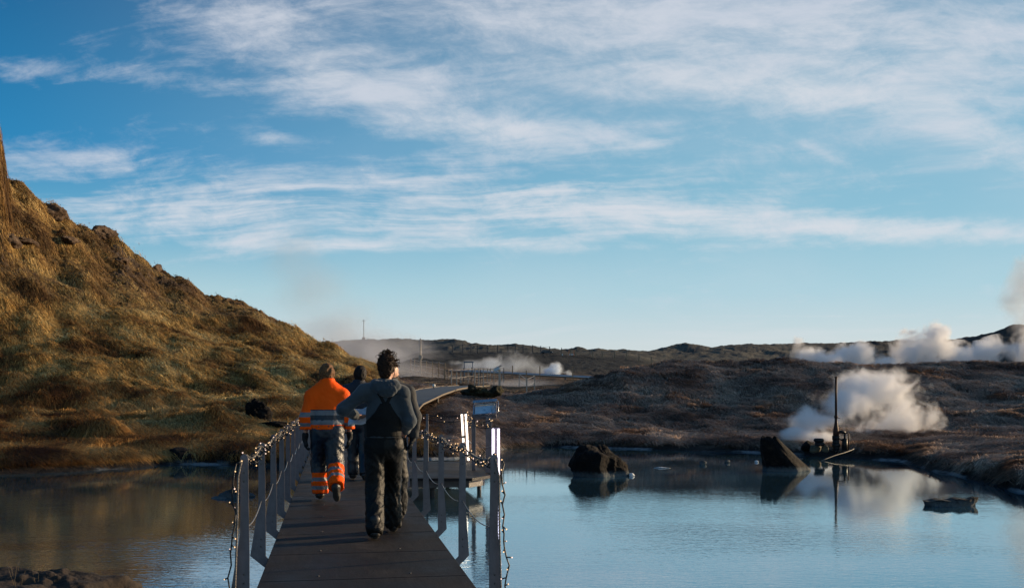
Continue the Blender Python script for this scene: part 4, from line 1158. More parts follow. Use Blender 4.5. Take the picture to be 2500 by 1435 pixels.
# ---- 2. person in orange high visibility suit
J = dict(lh=(-.095, -.12, .93), rh=(.095, -.14, .93), lk=(-.10, .02, .50), rk=(.10, -.20, .49), la=(-.095, -.02, .115), ra=(.115, -.50, .235),
         lf=(-.12, 1, 0), rf=(.1, .62, -.78), chest=(.0, -.08, 1.37), neck=(.0, -.05, 1.545), head=(-.01, -.02, 1.672),
         ls=(-.185, -.08, 1.395), rs=(.185, -.08, 1.395), le=(-.27, -.13, 1.12), lw=(-.29, -.08, .835), re=(.275, -.10, 1.12), rw=(.295, .0, .85),
         lhd0=(.02, .12, -1), lpd=(1, .1, 0), rhd0=(-.02, .2, -1), rpd=(-1, .1, 0))
J2 = J
def oidx(C):
    x, y, z = C.T
    arm_ = np.minimum(rc(C, J2['ls'], J2['le'], .1, .1), rc(C, J2['rs'], J2['re'], .1, .1))
    on_arm = (np.abs(x) > .222) & (z < 1.40)
    m = np.zeros(len(C), int)
    b = lambda a0, a1: (z > a0) & (z < a1)
    m[~on_arm & (b(1.150, 1.213) | b(1.018, 1.078))] = 1
    m[~on_arm & b(1.078, 1.150)] = 2
    m[~on_arm & (b(1.208, 1.218))] = 2
    m[on_arm & (b(1.125, 1.185) | b(.995, 1.045))] = 1
    return m
def tidx(C):
    m = np.zeros(len(C), int)
    for s, z0 in (('l', .37), ('r', .0)):
        k = np.array(J2[s + 'k']); a = np.array(J2[s + 'a']); ax = (a - k) / np.linalg.norm(a - k); t = (C - k) @ ax
        side = (C[:, 0] < .01) if s == 'l' else (C[:, 0] >= .01)
        L = .385 if s == 'l' else np.linalg.norm(a - k)
        o = .13 if s == 'l' else .075
        m[side & (t > o)] = 1
        for q in (.065, .175): m[side & (t > o + q) & (t < o + q + .05)] = 2
    return m
p2, g2, tor2, arm2 = person('person in an orange high visibility jacket and navy trousers with orange cuffs', (-2.43, 13.1), J,
    dict(h=.0125, yaw=4, sleeve=(.096, .086, .072), collar=True, hem=.955, topname='jacket', topmat=[m_org, m_refl, m_navy], topidx=oidx, band=True, bulk=1.13,
         legr=(.125, .108, .100), botmat=[m_navy, m_org, m_refl], botidx=tidx, fold=.008, tfold=.013, seed=4.1, tgrow=.035, gloves=True, cuff=.02, curl=.5, rise=.10))
hair_obj(p2, g2['head'], 4, m_hblond, .020, .120, .008, .008, .010, 20)

# ---- 3. dark haired person further along, mostly hidden
J = dict(lh=(-.09, 0, .93), rh=(.09, 0, .93), lk=(-.09, .08, .50), rk=(.09, -.03, .50), la=(-.09, .06, .105), ra=(.09, -.22, .12),
         lf=(-.1, 1, 0), rf=(.1, 1, -.2), chest=(.0, .0, 1.37), neck=(.0, .02, 1.54), head=(.03, .04, 1.695),
         ls=(-.195, 0, 1.45), rs=(.195, 0, 1.45), le=(-.26, -.03, 1.16), lw=(-.25, .1, .90), re=(.27, -.03, 1.16), rw=(.26, .1, .90),
         lhd0=(0, .15, -1), lpd=(1, 0, 0), rhd0=(0, .15, -1), rpd=(-1, 0, 0))
def p3i(C):
    z = C[:, 2]; m = np.zeros(len(C), int); m[(z > 1.00) & (z < 1.07)] = 1; m[(z > .955) & (z < 1.0)] = 2; return m
p3, g3, _, _ = person('black haired person in dark clothes, farthest ahead on the footbridge', (-2.50, 16.25), J,
    dict(h=.016, yaw=-20, sleeve=(.085, .075, .06), collar=True, hem=.94, topname='jacket', topmat=[m_dark, m_red, m_refl], topidx=p3i, bulk=1.08,
         legr=(.11, .09, .085), botmat=m_navy, seed=7.7, tgrow=.03, gloves=True, cuff=.03))
hair_obj(p3, g3['head'], -20, m_hblack, .020, .08, .012, .010, .008, 20)

# ---- 4. bearded man in a dark jacket just beyond the tall man
J = dict(lh=(-.09, 0, .93), rh=(.09, 0, .93), lk=(-.09, .05, .50), rk=(.11, .0, .50), la=(-.09, .18, .105), ra=(.12, .10, .105),
         lf=(-.1, 1, 0), rf=(.1, 1, -.1), chest=(.03, .0, 1.39), neck=(.0, .02, 1.56), head=(.012, .045, 1.715),
         ls=(-.17, 0, 1.47), rs=(.20, 0, 1.47), le=(-.24, -.03, 1.2), lw=(-.22, .12, .95), re=(.285, -.06, 1.20), rw=(.262, -.02, .955),
         lhd0=(0, .15, -1), lpd=(1, 0, 0), rhd0=(-.22, .15, -1), rpd=(-1, 0, 0))
p4, g4, _, _ = person('bearded man in a dark padded jacket and black gloves walking just beyond the tall man', (-1.345, 10.95), J,
    dict(h=.013, yaw=-58, sleeve=(.082, .070, .058), collar=True, hem=.90, topname='jacket', topmat=m_camo, bulk=1.0,
         legr=(.10, .088, .082), botmat=m_blk2, seed=2.7, tgrow=.03, gloves=True, cuff=.03, tfold=.012))
hair4 = hair_obj(p4, g4['head'], -58, m_hbrown, .010, .04, .005, .008, .006, 24)
def beard(P):
    q = loc(P, g4['head'], math.radians(-58)); d = ell(q, (0, .040, -.070), (.064, .070, .058)) - .004 * pnoise(*(q.T * 40))
    return np.maximum(np.maximum(d, q[:, 2] + .035), -ell(q, (0, .03, -.04), (.055, .06, .06)) - .004)
sdf_obj('beard', beard, g4['head'] - .17, g4['head'] + .17, .008, m_hbrown, p4)

p1.scale = (.965, .965, .952); p4.scale = (.96, .96, .955); p2.scale = (.985, .985, .98)
# ---------------------------------------------------------------- rocks
m_rock, g = material('black_lava_rock')
n = g.noise(g.obj, 5, 6, .65); n2 = g.noise(g.obj, 18, 5, .7); px_, py_, pz_ = g.sep(g.pos)
c = g.ramp(n, [(.3, (.002, .0018, .0018)), (.55, (.005, .004, .004)), (.72, (.045, .028, .017))])
cr = (pz_ + (n2 - .5) * .16).ss(WZ + .14, WZ + .02) * .6
c = g.mix(cr, c, (.17, .20, .21))
setp(g, c, .8, 0, g.bump(n2 * .6 + n * .4, 1.0, .10), .15)
m_rockb, g = material('brown_crag_rock')
n = g.noise(g.obj, 4, 6, .65); n2 = g.noise(g.obj, 15, 5, .7)
c = g.ramp(n, [(.3, (.030, .020, .014)), (.5, (.085, .056, .038)), (.7, (.19, .135, .090))]); setp(g, c, .9, 0, g.bump(n2, 1.0, .08), .2)
m_moss, g = material('mossy_dark_rock')
n = g.noise(g.obj, 3, 6, .65); n2 = g.noise(g.obj, 22, 5, .7)
c = g.ramp(n2 * .5 + n * .5, [(.35, (.012, .011, .008)), (.52, (.040, .036, .020)), (.68, (.13, .11, .05))]); setp(g, c, .9, 0, g.bump(n2, 1.0, .08), .2)
m_tan = simple('yellowish_stone', (.10, .080, .045), .85, 0, .25, 6, .8, 16)
m_white = simple('pale_silica_crust', (.55, .56, .56), .8, 0, .15, 12, .8, 30)
def rock(label, c, size, mat, seed, cat='rock', group=None, shape=None, rough=.25, sub=40, freq=1.6, base=None, parent=None, name=None):
    """a lump with its own outline; shape(n) scales the radius by direction"""
    N = sub; th = np.linspace(0, math.pi, N // 2 + 1)[1:-1]; ph = np.linspace(0, 2 * math.pi, N, endpoint=False)
    T, Pp = np.meshgrid(th, ph, indexing='ij'); d = np.stack([np.sin(T) * np.cos(Pp), np.sin(T) * np.sin(Pp), np.cos(T)], -1).reshape(-1, 3)
    d = np.concatenate([d, [[0, 0, 1], [0, 0, -1]]])
    # facetted look: clip against random planes
    r = np.random.default_rng(seed); R = np.full(len(d), 1.15)
    for k in range(13):
        nrm = r.normal(size=3); nrm /= np.linalg.norm(nrm); off = r.uniform(.60, .98); cs = d @ nrm
        R = np.minimum(R, np.where(cs > .05, off / np.maximum(cs, .05), 9))
    R = R + rough * .30 * fbm(d[:, 0] * freq + seed, d[:, 1] * freq, d[:, 2] * freq, 5, gain=.6)
    P = d * R[:, None] * np.array(size)
    if shape is not None: P = shape(P, d)
    h = len(th); Q = []
    for i in range(h - 1):
        for q in range(N): Q.append((i * N + q, (i + 1) * N + q, (i + 1) * N + (q + 1) % N, i * N + (q + 1) % N))
    me = bpy.data.meshes.new(name or 'rock'); T_ = len(d) - 2; B = len(d) - 1
    F_ = Q + [(T_, q, (q + 1) % N) for q in range(N)] + [(B, (h - 1) * N + (q + 1) % N, (h - 1) * N + q) for q in range(N)]
    me.from_pydata(P.tolist(), [], F_); me.polygons.foreach_set('use_smooth', [True] * len(F_)); me.update()
    o = link(name or 'rock', me, mat, parent); o.location = c
    if parent is None: props(o, label, cat, group)
    return o
GR = 'dark rocks standing in the pool'
def dome(P, d): return P
rock('broad black boulder with a sunlit right edge standing in the pool', (sx(1467, 21.4), 21.4, WZ + .16), (.56, .48, .52), m_rock, 3, group=GR, rough=.5, sub=72)
rock('small pale stone beside the broad black boulder', (sx(1541, 21.2), 21.2, WZ + .02), (.07, .07, .06), m_white, 4, 'stone', sub=24)
def fin(P, d):
    # leaning fin: steep left face, long slope to the right
    P = P.copy(); t = np.clip(P[:, 2] / .95, -.5, 1); P[:, 0] = P[:, 0] * (1 - .80 * np.clip(t, 0, 1) ** .8) - .42 * np.clip(t, 0, 1); P[:, 1] *= 1 - .5 * np.clip(t, 0, 1) ; return P
rock('tall black fin shaped rock leaning left in the far pool', (sx(1912, 22.7), 22.7, WZ + .02), (.57, .34, 1.02), m_rock, 8, group=GR, shape=fin, rough=.25, sub=72)
def flat(P, d):
    P = P.copy(); P[:, 2] = np.minimum(P[:, 2], .085 + .04 * P[:, 0] + .012 * np.sin(P[:, 0] * 19) + .02 * P[:, 1]); P[:, 0] *= 1.0 + .10 * np.clip(-P[:, 2] / .1, -1.5, 1); return P
rock('long low flat black rock near the right edge of the pool', (sx(2322, 15.6), 15.6, WZ + .02), (.45, .19, .20), m_rock, 12, group=GR, shape=flat, rough=.3, sub=64)
for i, (px, py, s, lab) in enumerate(((1715, 1133, .10, 'little grey stone left of the fin shaped rock, the largest of a row'), (1775, 1129, .075, 'little grey stone in the middle of a row left of the fin rock'),
        (1847, 1128, .045, 'tiny white stone touching the left of the fin shaped rock'))):
    D = 1.75 * F / (py - HY); rock(lab, (sx(px, D), D, WZ + .02), (s, s * .8, s * .7), m_white if i == 2 else m_rock, 20 + i, 'stone', 'little stones in the pool', sub=20)
D = 1.75 * F / (1142 - HY)
rock('flat scrap of pale crust floating between the boulder and the fin rock', (sx(1613, D), D, WZ + .004), (.22, .08, .022), m_white, 31, 'crust', sub=24)
for i, (px, py, sx_, sy_, szz, lab) in enumerate(((565, 1212, .20, .16, .14, 'half sunken blue grey stone in the pool just left of the railing'), (535, 1216, .13, .12, .05, 'flat sunken stone left of the half sunken blue grey one'),
        (603, 1211, .12, .12, .06, 'flat sunken stone touching the left railing'))):
    D = 1.75 * F / (py - HY); rock(lab, (sx(px, D), D, WZ + .0), (sx_, sy_, szz), m_rock, 41 + i, 'stone', 'sunken stones by the left railing', sub=28)
for i, (px, py, D, w, h, lab) in enumerate(((437, 1122, 25.3, .42, .30, 'square black shore rock, the left one of a touching pair'), (474, 1124, 25.1, .30, .26, 'black shore rock touching the square one on its right'),
        (560, 1122, 24.9, .36, .28, 'black shore rock under arching grass left of the railing'), (325, 1132, 24.3, .5, .10, 'low dark shore rock with pale crust'))):
    rock(lab, (sx(px, D), D, sz(py, D) - .02), (w, .4, h), m_rock, 51 + i, group='black rocks on the left shore', sub=36)
rock('jagged black lava boulder on the grass bank left of the railing', (sx(625, 30), 30, sz(1015, 30)), (.40, .36, .42), m_rock, 61, rough=.8, sub=64, freq=2.6)
rock('low jagged foot of black lava beside the boulder on the bank', (sx(592, 29.8), 29.8, sz(1030, 29.8)), (.30, .3, .17), m_rock, 62, rough=.8, sub=48, freq=2.6)
rock('flat black lava slab on the bank right of the jagged boulder', (sx(672, 29.5), 29.5, sz(1036, 29.5)), (.55, .3, .10), m_rock, 63, rough=.6, sub=48)
rock('brown rough topped rock in the bottom left corner of the picture', (sx(95, 7.4), 7.5, -.25), (.62, .5, .42), simple('brown_crusted_rock', (.026, .017, .011), .9, 0, .45, 7, 1.0, 24), 77, rough=.30, sub=120, freq=2.0)
# dry stalks on it are part of the foreground weeds
mb = MB(); r = random.Random(3)
for k in range(14):
    b = Vector((sx(60 + r.uniform(-30, 50), 7.4), 7.3 + r.uniform(-.2, .2), .0)); t = b + Vector((r.gauss(0, .05), 0, r.uniform(.10, .22)))
    mb.tube([b, b.lerp(t, .5) + Vector((r.gauss(0, .008), 0, 0)), t], [.0018, .0012, .0006], 4)
props(mb.build('dry_stalks', simple('dry_stalk', (.12, .09, .05), .8)), 'thin dry stalks growing behind the brown corner rock', 'weeds', kind='stuff')
rock('long mossy dark boulder beside the far walkway', (sx(1166, 42), 42, sz(962, 42)), (.72, .6, .42), m_moss, 81, rough=.7, sub=64, group='mossy boulders by the far walkway', freq=2.2)
rock('smaller mossy boulder touching the long one on its right', (sx(1212, 42), 42, sz(957, 42)), (.34, .4, .24), m_moss, 82, rough=.7, sub=48, group='mossy boulders by the far walkway', freq=2.2)
for i, (px, py, D, w, h, lab) in enumerate(((248, 585, 60, .95, .55, 'brown crag sticking up on the left skyline, the lower of the two big ones'), (115, 520, 60, 1.25, .75, 'broad brown crag on the left skyline above the lower crag'),
        (384, 654, 60.4, .40, .42, 'small dark crag on the skyline at the middle of the left hill'), (20, 555, 52, .8, .65, 'dark rock face on the hill at the left edge of the picture'), (175, 600, 55, .5, .32, 'dark rock among grass just under the left skyline'),
        (60, 620, 53, .6, .3, 'low dark rock amid grass below the dark rock face'), (300, 690, 56, .45, .28, 'small rock on the slope below the lower crag'), (445, 720, 58, .4, .25, 'small rock on the slope right of the dark crag'),
        (560, 742, 60, .35, .18, 'little flat rock on the skyline where the hill levels'))):
    D = float(hillD(px, D)); w *= D / 60; h *= D / 60
    rock(lab, (sx(px, D), D, gxy(sx(px, D), D) - h * .30), (w * .9, .8, h * .85), m_rockb, 90 + i, group='rocks on the left hillside', rough=.6, sub=56, freq=2.2)
for i, (px, D, w, h, lab) in enumerate(((1992, 27.9, .17, .12, 'yellowish stone block under the stacked black rings'), (2014, 27.7, .13, .10, 'yellowish stone between the rings and the wellhead'), (1975, 28.6, .25, .2, 'dark stone slab leaning left of the stacked rings'))):
    rock(lab, (sx(px, D), D, -.14), (w, .2, h), m_tan if i < 2 else m_rock, 110 + i, 'stone', 'stones by the wellhead', sub=28)
for i, (px, py, lab) in enumerate(((1045, 1094, 'pale stone on the bank behind the viewing platform, left one'), (1058, 1096, 'pale stone on the bank behind the viewing platform, right one'))):
    D = 27.5; rock(lab, (sx(px, D), D, sz(py, D) - .02), (.10, .09, .09), m_tan, 120 + i, 'stone', 'pale stones behind the platform', sub=24)

# ---------------------------------------------------------------- wellhead with its tall vent pipe
m_rust = simple('dark_rusty_pipe', (.050, .020, .012), .6, .4, .3, 10, .4, 60)
m_iron = simple('black_valve_iron', (.014, .012, .012), .5, .5, .2, 15, .2, 60)
WD = 27.6; WX = sx(2041, WD); WZ0 = -.16
well = props(empty('wellhead', (WX, WD, WZ0)), 'rusty geothermal wellhead with valves and a tall thin vent pipe beside the pool', 'wellhead')
def hh(py): return sz(py, WD) - WZ0
mb = MB(); mb.tube([(0, 0, hh(1018)), (0, 0, hh(919))], .032, 12); mb.tube([(0, 0, hh(922)), (0, 0, hh(919))], .038, 12); mb.build('vent_pipe', m_rust, well)
mb = MB(); mb.tube([(0, 0, hh(1020)), (0, 0, hh(1014))], .050, 12); mb.tube([(0, 0, hh(1026)), (0, 0, hh(1020))], .038, 12); mb.tube([(0, 0, hh(1019)), (.12, 0, hh(1021))], .010, 6); mb.build('gate_valve', m_rust, well)
mb = MB(); mb.tube([(0, 0, hh(1064)), (0, 0, hh(1050)), (0, 0, hh(1032)), (0, 0, hh(1024))], [.085, .075, .045, .038], 12); mb.build('reducer', m_rust, well)
mb = MB(); 
for z0, z1, r_ in ((hh(1072), hh(1064), .105), (hh(1086), hh(1072), .09), (hh(1090), hh(1082), .11), (0, hh(1086), .085)): mb.tube([(0, 0, z0), (0, 0, z1)], r_, 14)
for k in range(8): mb.box((.095 * math.cos(k * .785), .095 * math.sin(k * .785), hh(1068)), (.02, .02, .11))
mb.build('main_valve', m_iron, well)
mb = MB(); mb.tube([(.05, 0, hh(1054)), (.16, 0, hh(1054)), (.26, 0, hh(1056))], .045, 10); mb.tube([(.10, 0, hh(1054)), (.10, 0, hh(1048))], .012, 6); mb.build('side_valve', m_iron, well)
mb = MB(); mb.tube([(.24, 0, hh(1056)), (.335, 0, hh(1056)), (.345, 0, hh(1058)), (.345, 0, 0)], .017, 8); mb.build('drain_pipe', m_rust, well)
mb = MB(); mb.tube([(.235, -.02, 0), (.235, -.02, hh(1070))], .075, 12); mb.tube([(.235, -.02, hh(1070)), (.235, -.02, hh(1062))], .028, 8); mb.ball((.235, -.02, hh(1061)), .03, 8); mb.build('separator', m_iron, well)
mb = MB(); mb.tube([(.08, -.02, hh(1070)), (.17, -.03, hh(1075))], .02, 6); mb.build('link_pipe', m_iron, well)
mb = MB(); pts = [Vector((.50, 0, .04)), Vector((.38, -.25, .03)), Vector((.0, -.75, -.02)), Vector((-.42, -1.15, -.08)), Vector((-.72, -1.4, -.15)), Vector((-.98, -1.6, -.21))]
mb.tube(pts, .012, 6); hose = props(mb.build('hose', simple('faded_yellow_hose', (.07, .058, .040), .6), None, (WX, WD, WZ0)), 'faded hose trailing from the wellhead down into the pool', 'hose')
rings = props(empty('stacked_rings', (sx(2001, WD), WD, -.04)), 'stack of two fat black rings on stones left of the wellhead', 'rings')
def torus(mb, c, R, r_, n=20, k=10):
    V = []; Fs = []
    for i in range(n):
        a = 2 * math.pi * i / n
        for j in range(k):
            b = 2 * math.pi * j / k; V.append((c[0] + (R + r_ * math.cos(b)) * math.cos(a), c[1] + (R + r_ * math.cos(b)) * math.sin(a), c[2] + r_ * math.sin(b)))
    for i in range(n):
        for j in range(k): Fs.append((i * k + j, ((i + 1) % n) * k + j, ((i + 1) % n) * k + (j + 1) % k, i * k + (j + 1) % k))
    mb.add(V, Fs, 0, True)
for z in (.05, .155):
    mb = MB(); torus(mb, (0 if z < .1 else -.02, 0, z), .09, .055); mb.tube([(0, 0, z - .04), (0, 0, z + .03)], .09, 16); mb.build('ring', m_iron, rings)

# ---------------------------------------------------------------- the walkway climbing to the far side
m_ramp, g = material('wet_looking_grey_boards')
lx, ly, lz = g.sep(g.obj); n = g.noise(g.mapv(g.obj, (.3, 3, 1)), 2.5, 4, .6)
setp(g, g.mix(n.ss(.35, .65), (.010, .012, .015), (.030, .034, .040)), n.lin(.3, .7, .5, .75), 0, g.bump(n, .3, .01), .5)
ramp = props(empty('far_walkway', (-3.5, 30, 0)), 'grey boarded walkway rising from the footbridge up to the steaming ground', 'walkway')
mb = MB(); L = []; Rr = []
for i, (x, y, z) in enumerate(RP):
    w = .80; L.append(Vector((x - w, y, z))); Rr.append(Vector((x + w, y, z)))
vs = []
for a, b in zip(L, Rr): vs += [a, b, b - Vector((0, 0, .06)), a - Vector((0, 0, .06))]
vs = [v - ramp.location for v in vs]; fs = []
for i in range(len(RP) - 1):
    o = i * 4
    for k in range(4): fs.append((o + k, o + 4 + k, o + 4 + (k + 1) % 4, o + (k + 1) % 4))
fs += [(0, 1, 2, 3), tuple(len(vs) - 1 - i for i in range(4))]
mb.add(vs, fs); mb.build('deck', m_ramp, ramp)
m_kerb = simple('pale_wood_edge', (.13, .098, .065), .7, 0, .15, 6, .3, 30)
for pts in (Rr, L):
    mb = MB()
    for a, b in zip(pts[:-1], pts[1:]):
        a_ = a - ramp.location; b_ = b - ramp.location; mid = (a_ + b_) / 2; d = (b_ - a_); M = d.to_track_quat('Y', 'Z').to_matrix()
        s_ = .03 if pts is Rr else -.03; mb.box(mid + Vector((s_, 0, .0)), (.04, d.length, .05), M)
    mb.build('edge_board', m_kerb, ramp)
for i, (x, y, z) in enumerate(RP[1:-1]):
    mb = MB()
    for s_ in (-.6, .6): mb.tube([Vector((x + s_, y, z - .9)) - ramp.location, Vector((x + s_, y, z - .06)) - ramp.location], .05, 6)
    mb.build('support_frame', m_galdark, ramp)
# railings around the end of the walkway, thin posts with two ropes
m_post = simple('pale_grey_post', (.36, .33, .29), .55, .3, .1, 8)
m_postw = simple('weathered_wood_post', (.30, .22, .14), .8, 0, .2, 8, .3, 30)
def fence(name, label, cat, posts, h, w, mat, ropes=(.97, .5), rr_=.012, group=None, zf=None, sag=.03, rmat=None):
    x0, y0 = posts[0]; z0 = zf(x0, y0) if zf else gxy(x0, y0)
    root = props(empty(name, (x0, y0, z0)), label, cat, group); T = []
    for (x, y) in posts:
        z = zf(x, y) if zf else gxy(x, y) - .05; hh_ = h * random.uniform(.96, 1.04)
        mb = MB(); mb.box((x - x0, y - y0, z - z0 + hh_ / 2), (w, w, hh_)); mb.build('post', mat, root); T.append(Vector((x - x0, y - y0, z - z0)))
    for f_ in ropes:
        mb = MB(); P_ = []
        for a, b in zip(T[:-1], T[1:]):
            for i in range(5): t = i / 5; q = a.lerp(b, t) + Vector((0, 0, h * f_ - sag * 4 * t * (1 - t))); P_.append(q)
        P_.append(T[-1] + Vector((0, 0, h * f_))); mb.tube(P_, rr_, 5); mb.build('rope', rmat or m_rope, root)
    return root
X = lambda px, D: (sx(px, D), D)
zA = lambda x, y: 1.84 + (y - 53) * .035
fence('railing', 'pale post railing at the left side of the far walkway end', 'railing', [X(1102, 52), X(1115, 52.5), X(1125, 55), X(1143, 57), X(1160, 59)], .86, .055, m_post, zf=zA, rr_=.014)
fence('railing', 'pale post railing at the right side of the far walkway end under a small board', 'railing', [X(1220, 50), X(1206, 50.3), X(1180, 50.6), X(1169, 52), X(1159, 54), X(1190, 60), X(1197, 62)], .92, .055, m_post, zf=lambda x, y: 1.74 + (y - 50) * .03, rr_=.014)
fence('railing', 'thin dark post railing across the back of the far walkway end', 'railing', [X(1132, 58), X(1152, 58.3), X(1173, 58.6), X(1230, 59)], .9, .045, m_galdark, zf=zA, rr_=.012)
fence('railing', 'short brown railing where the far walkway turns behind the left hill', 'railing', [X(1085, 60), X(1094, 60), X(1104, 64)], .8, .05, m_postw, zf=zA, rr_=.014)
# small board on the right railing
brd = props(empty('small_board', (sx(1213, 50), 49.8, 2.62)), 'small tilted white information board on the far railing', 'information board')
Mb = Matrix.Rotation(math.radians(-25), 3, 'Y') @ Matrix.Rotation(math.radians(35), 3, 'X')
mb = MB(); mb.box((0, 0, 0), (.30, .24, .04), Mb); mb.build('panel', simple('pale_board', (.6, .58, .5), .5), brd)
mb = MB(); mb.box((.05, .12, .11), (.40, .09, .03), Mb); mb.build('hood', m_post, brd)
mb = MB(); mb.box((.14, .03, -.45), (.11, .08, .95)); mb.build('leg', m_post, brd)
ball = props(empty('ball_lamp', (sx(1059, 44), 44, 1.66)), 'small white ball lamp beside the far walkway', 'lamp')
mb = MB(); mb.ball((0, 0, .10), .075, 14); mb.build('globe', simple('white_globe', (.75, .72, .66), .5), ball)
mb = MB(); mb.tube([(0, 0, -.35), (0, 0, .04)], .02, 8); mb.build('stem', m_iron, ball)
# blue grey barrier frame
tf = props(empty('barrier_frame', (sx(1144, 66), 66, gxy(*X(1144, 66)))), 'blue grey metal barrier frame standing on the slope above the walkway end', 'frame')
m_bl = simple('blue_grey_metal', (.07, .13, .20), .5, .4)
mb = MB(); mb.box((0, 0, 1.02), (.66, .10, .08)); mb.build('top_beam', m_bl, tf)
for s_ in (-.28, .26): 
    mb = MB(); mb.box((s_, 0, .5), (.045, .05, .98)); mb.build('leg', m_bl, tf)
# wire fences and poles
fence('wire_fence', 'wire fence on pale posts climbing past the left hill foot', 'fence', [X(1003, 74), X(1012, 72), X(1041, 66), X(1056, 64), X(1071, 62), X(1087, 60)], 1.05, .05, m_postw, (.95, .6, .25), .010, rmat=m_wire)
fence('wire_fence', 'row of short stakes along the near side of the steel pipeline', 'fence', [X(1251, 68), X(1318, 67), X(1398, 66), X(1285, 58)], 1.0, .06, m_postw, (), group=None)
fence('wire_fence', 'wire fence with small posts along the dark ridge below the skyline', 'fence', [X(p, 111) for p in (1105, 1130, 1150, 1166, 1190, 1215, 1240, 1258, 1277, 1300, 1320, 1342)], .95, .10, m_galdark, (.95, .5), .012, rmat=m_galdark)
fence('wire_fence', 'line of pale stakes along the dark ridge right of the parked car', 'fence', [X(p, 110) for p in (1371, 1393, 1405, 1446, 1470, 1500, 1530, 1560, 1590)], .9, .09, m_postw, (.9,), .010, rmat=m_galdark)
fence('wire_fence', 'wire fence beside the small pool, two tall grey posts', 'fence', [X(1305, 54), X(1286, 50), X(1268, 58), X(1228, 60)], .85, .06, m_post, (.95, .55), .010, rmat=m_wire)
pole = props(empty('lamp_pole', (sx(1026.5, 66), 66, gxy(*X(1026.5, 66)))), 'tall thin pale pole with a small box, left of the wire fence', 'pole')
mb = MB(); zt = sz(826, 66) - pole.location.z; mb.tube([(0, 0, -.1), (0, 0, zt)], [.055, .045], 8); mb.build('mast', m_post, pole)
mb = MB(); mb.box((0, -.05, sz(872, 66) - pole.location.z), (.22, .16, .28)); mb.build('box', m_post, pole)
mast = props(empty('radio_mast', (sx(888, 300), 300, gxy(*X(888, 300)))), 'very thin radio mast on top of the far left hill', 'mast')
H_ = sz(780, 300) - mast.location.z
mb = MB(); mb.tube([(0, 0, 0), (0, 0, H_)], .10, 5); mb.build('pole', m_galdark, mast)
for s_ in (-1, 1):
    mb = MB(); mb.tube([(0, 0, H_ * .95), (s_ * H_ * .09, 0, H_ * .93)], .05, 4); mb.build('antenna', m_galdark, mast)
mb = MB(); mb.box((0, 0, .3), (.9, .9, .8)); mb.build('hut', m_galdark, mast)
# steel pipeline
PL_ = [(1098, 70, 905.5), (1150, 70, 907), (1220, 70, 910), (1300, 70, 914.5), (1380, 70, 918.5), (1450, 70, 922), (1560, 70, 928)]
pp = [at(px, py, D) for px, D, py in PL_]; pipe = props(empty('pipeline', tuple(pp[0])), 'long silver pipeline crossing the valley floor behind the far railings', 'pipeline')
mb = MB(); mb.tube([p - pp[0] for p in pp], .11, 10); mb.build('pipe', simple('dull_aluminium_cladding', (.30, .33, .36), .35, .8, .08), pipe)
for p in pp[1:]:
    mb = MB(); q = p - pp[0]; mb.box(q - Vector((0, 0, .35)), (.12, .12, .55)); mb.build('support', m_galdark, pipe)
# parked car on the ridge, half hidden
cD = 113; cz_ = gxy(sx(1335, 113), 113) - .05
car = props(empty('parked_car', (sx(1335, cD), cD, cz_)), 'dark car parked on the far ridge below the skyline', 'car')
m_car = simple('dark_blue_car_paint', (.02, .045, .07), .25, .3, .02); m_cg = simple('car_glass', (.03, .05, .06), .08); m_tyre = simple('tyre_rubber', (.012, .012, .012), .8)
cs = 1.0 * (27 / F * cD) / 4.2 * 3.2
def cp(pts): return [(x * cs / 3.2, z * cs / 3.2) for x, z in pts]
kk = (27 / F * cD) / 4.2
mb = MB(); mb.poly([(x * kk, z * kk) for x, z in ((-2.1, .3), (-2.1, .95), (-1.9, 1.0), (.9, .98), (1.9, .80), (2.1, .6), (2.1, .3))], -.85 * kk, .85 * kk); mb.poly([(x * kk, z * kk) for x, z in ((-1.95, 1.0), (-1.75, 1.5), (.1, 1.5), (.55, 1.38), (1.1, .96))], -.70 * kk, .70 * kk); mb.build('body', m_car, car)
mb = MB(); mb.poly([(x * kk, z * kk) for x, z in ((-1.75, 1.03), (-1.62, 1.42), (.1, 1.42), (.45, 1.33), (.85, 1.01))], -.72 * kk, .72 * kk); mb.build('window', m_cg, car)
for x in (-1.3, 1.3):
    for s_ in (-1, 1):
        mb = MB(); mb.tube([(x * kk, s_ * .62 * kk, .33 * kk), (x * kk, s_ * .9 * kk, .33 * kk)], .33 * kk, 12); mb.build('wheel', m_tyre, car)
for s_ in (-1, 1):
    mb = MB(); mb.ball((2.08 * kk, s_ * .6 * kk, .68 * kk), .12 * kk, 8); mb.build('headlight', simple('headlight_glass', (.8, .8, .75), .2), car)
# small barrier with two orange posts
bar = props(empty('road_barrier', (sx(1397, 111), 111, gxy(*X(1397, 111)))), 'low white barrier between two orange stakes on the dark ridge', 'barrier')
mb = MB(); mb.box((-.1, 0, .18), (.50, .2, .16)); mb.build('rail', simple('white_plastic', (.6, .62, .62), .6), bar)
for s_ in (-.35, .2):
    mb = MB(); mb.box((s_, 0, .35), (.07, .07, .7 if s_ < 0 else .75)); mb.build('stake', simple('orange_stake', (.55, .20, .08), .7), bar)
sg = props(empty('marker_post', (sx(1371, 108), 108, gxy(*X(1371, 108)))), 'thin marker post with a small white plate on the dark ridge', 'post')
mb = MB(); mb.box((0, 0, .5), (.05, .05, 1.1)); mb.build('stake', m_postw, sg)
mb = MB(); mb.box((.09, -.03, .30), (.09, .02, .16)); mb.build('plate', simple('white_plate', (.8, .8, .8), .5), sg)
# silver strip of road on the right skyline, white vent beside the steam
wv = rock('little white heap at the left end of the steam on the ridge', (sx(1905, 60), 60, sz(875, 60)), (.30, .2, .12), m_white, 140, 'heap', sub=20)
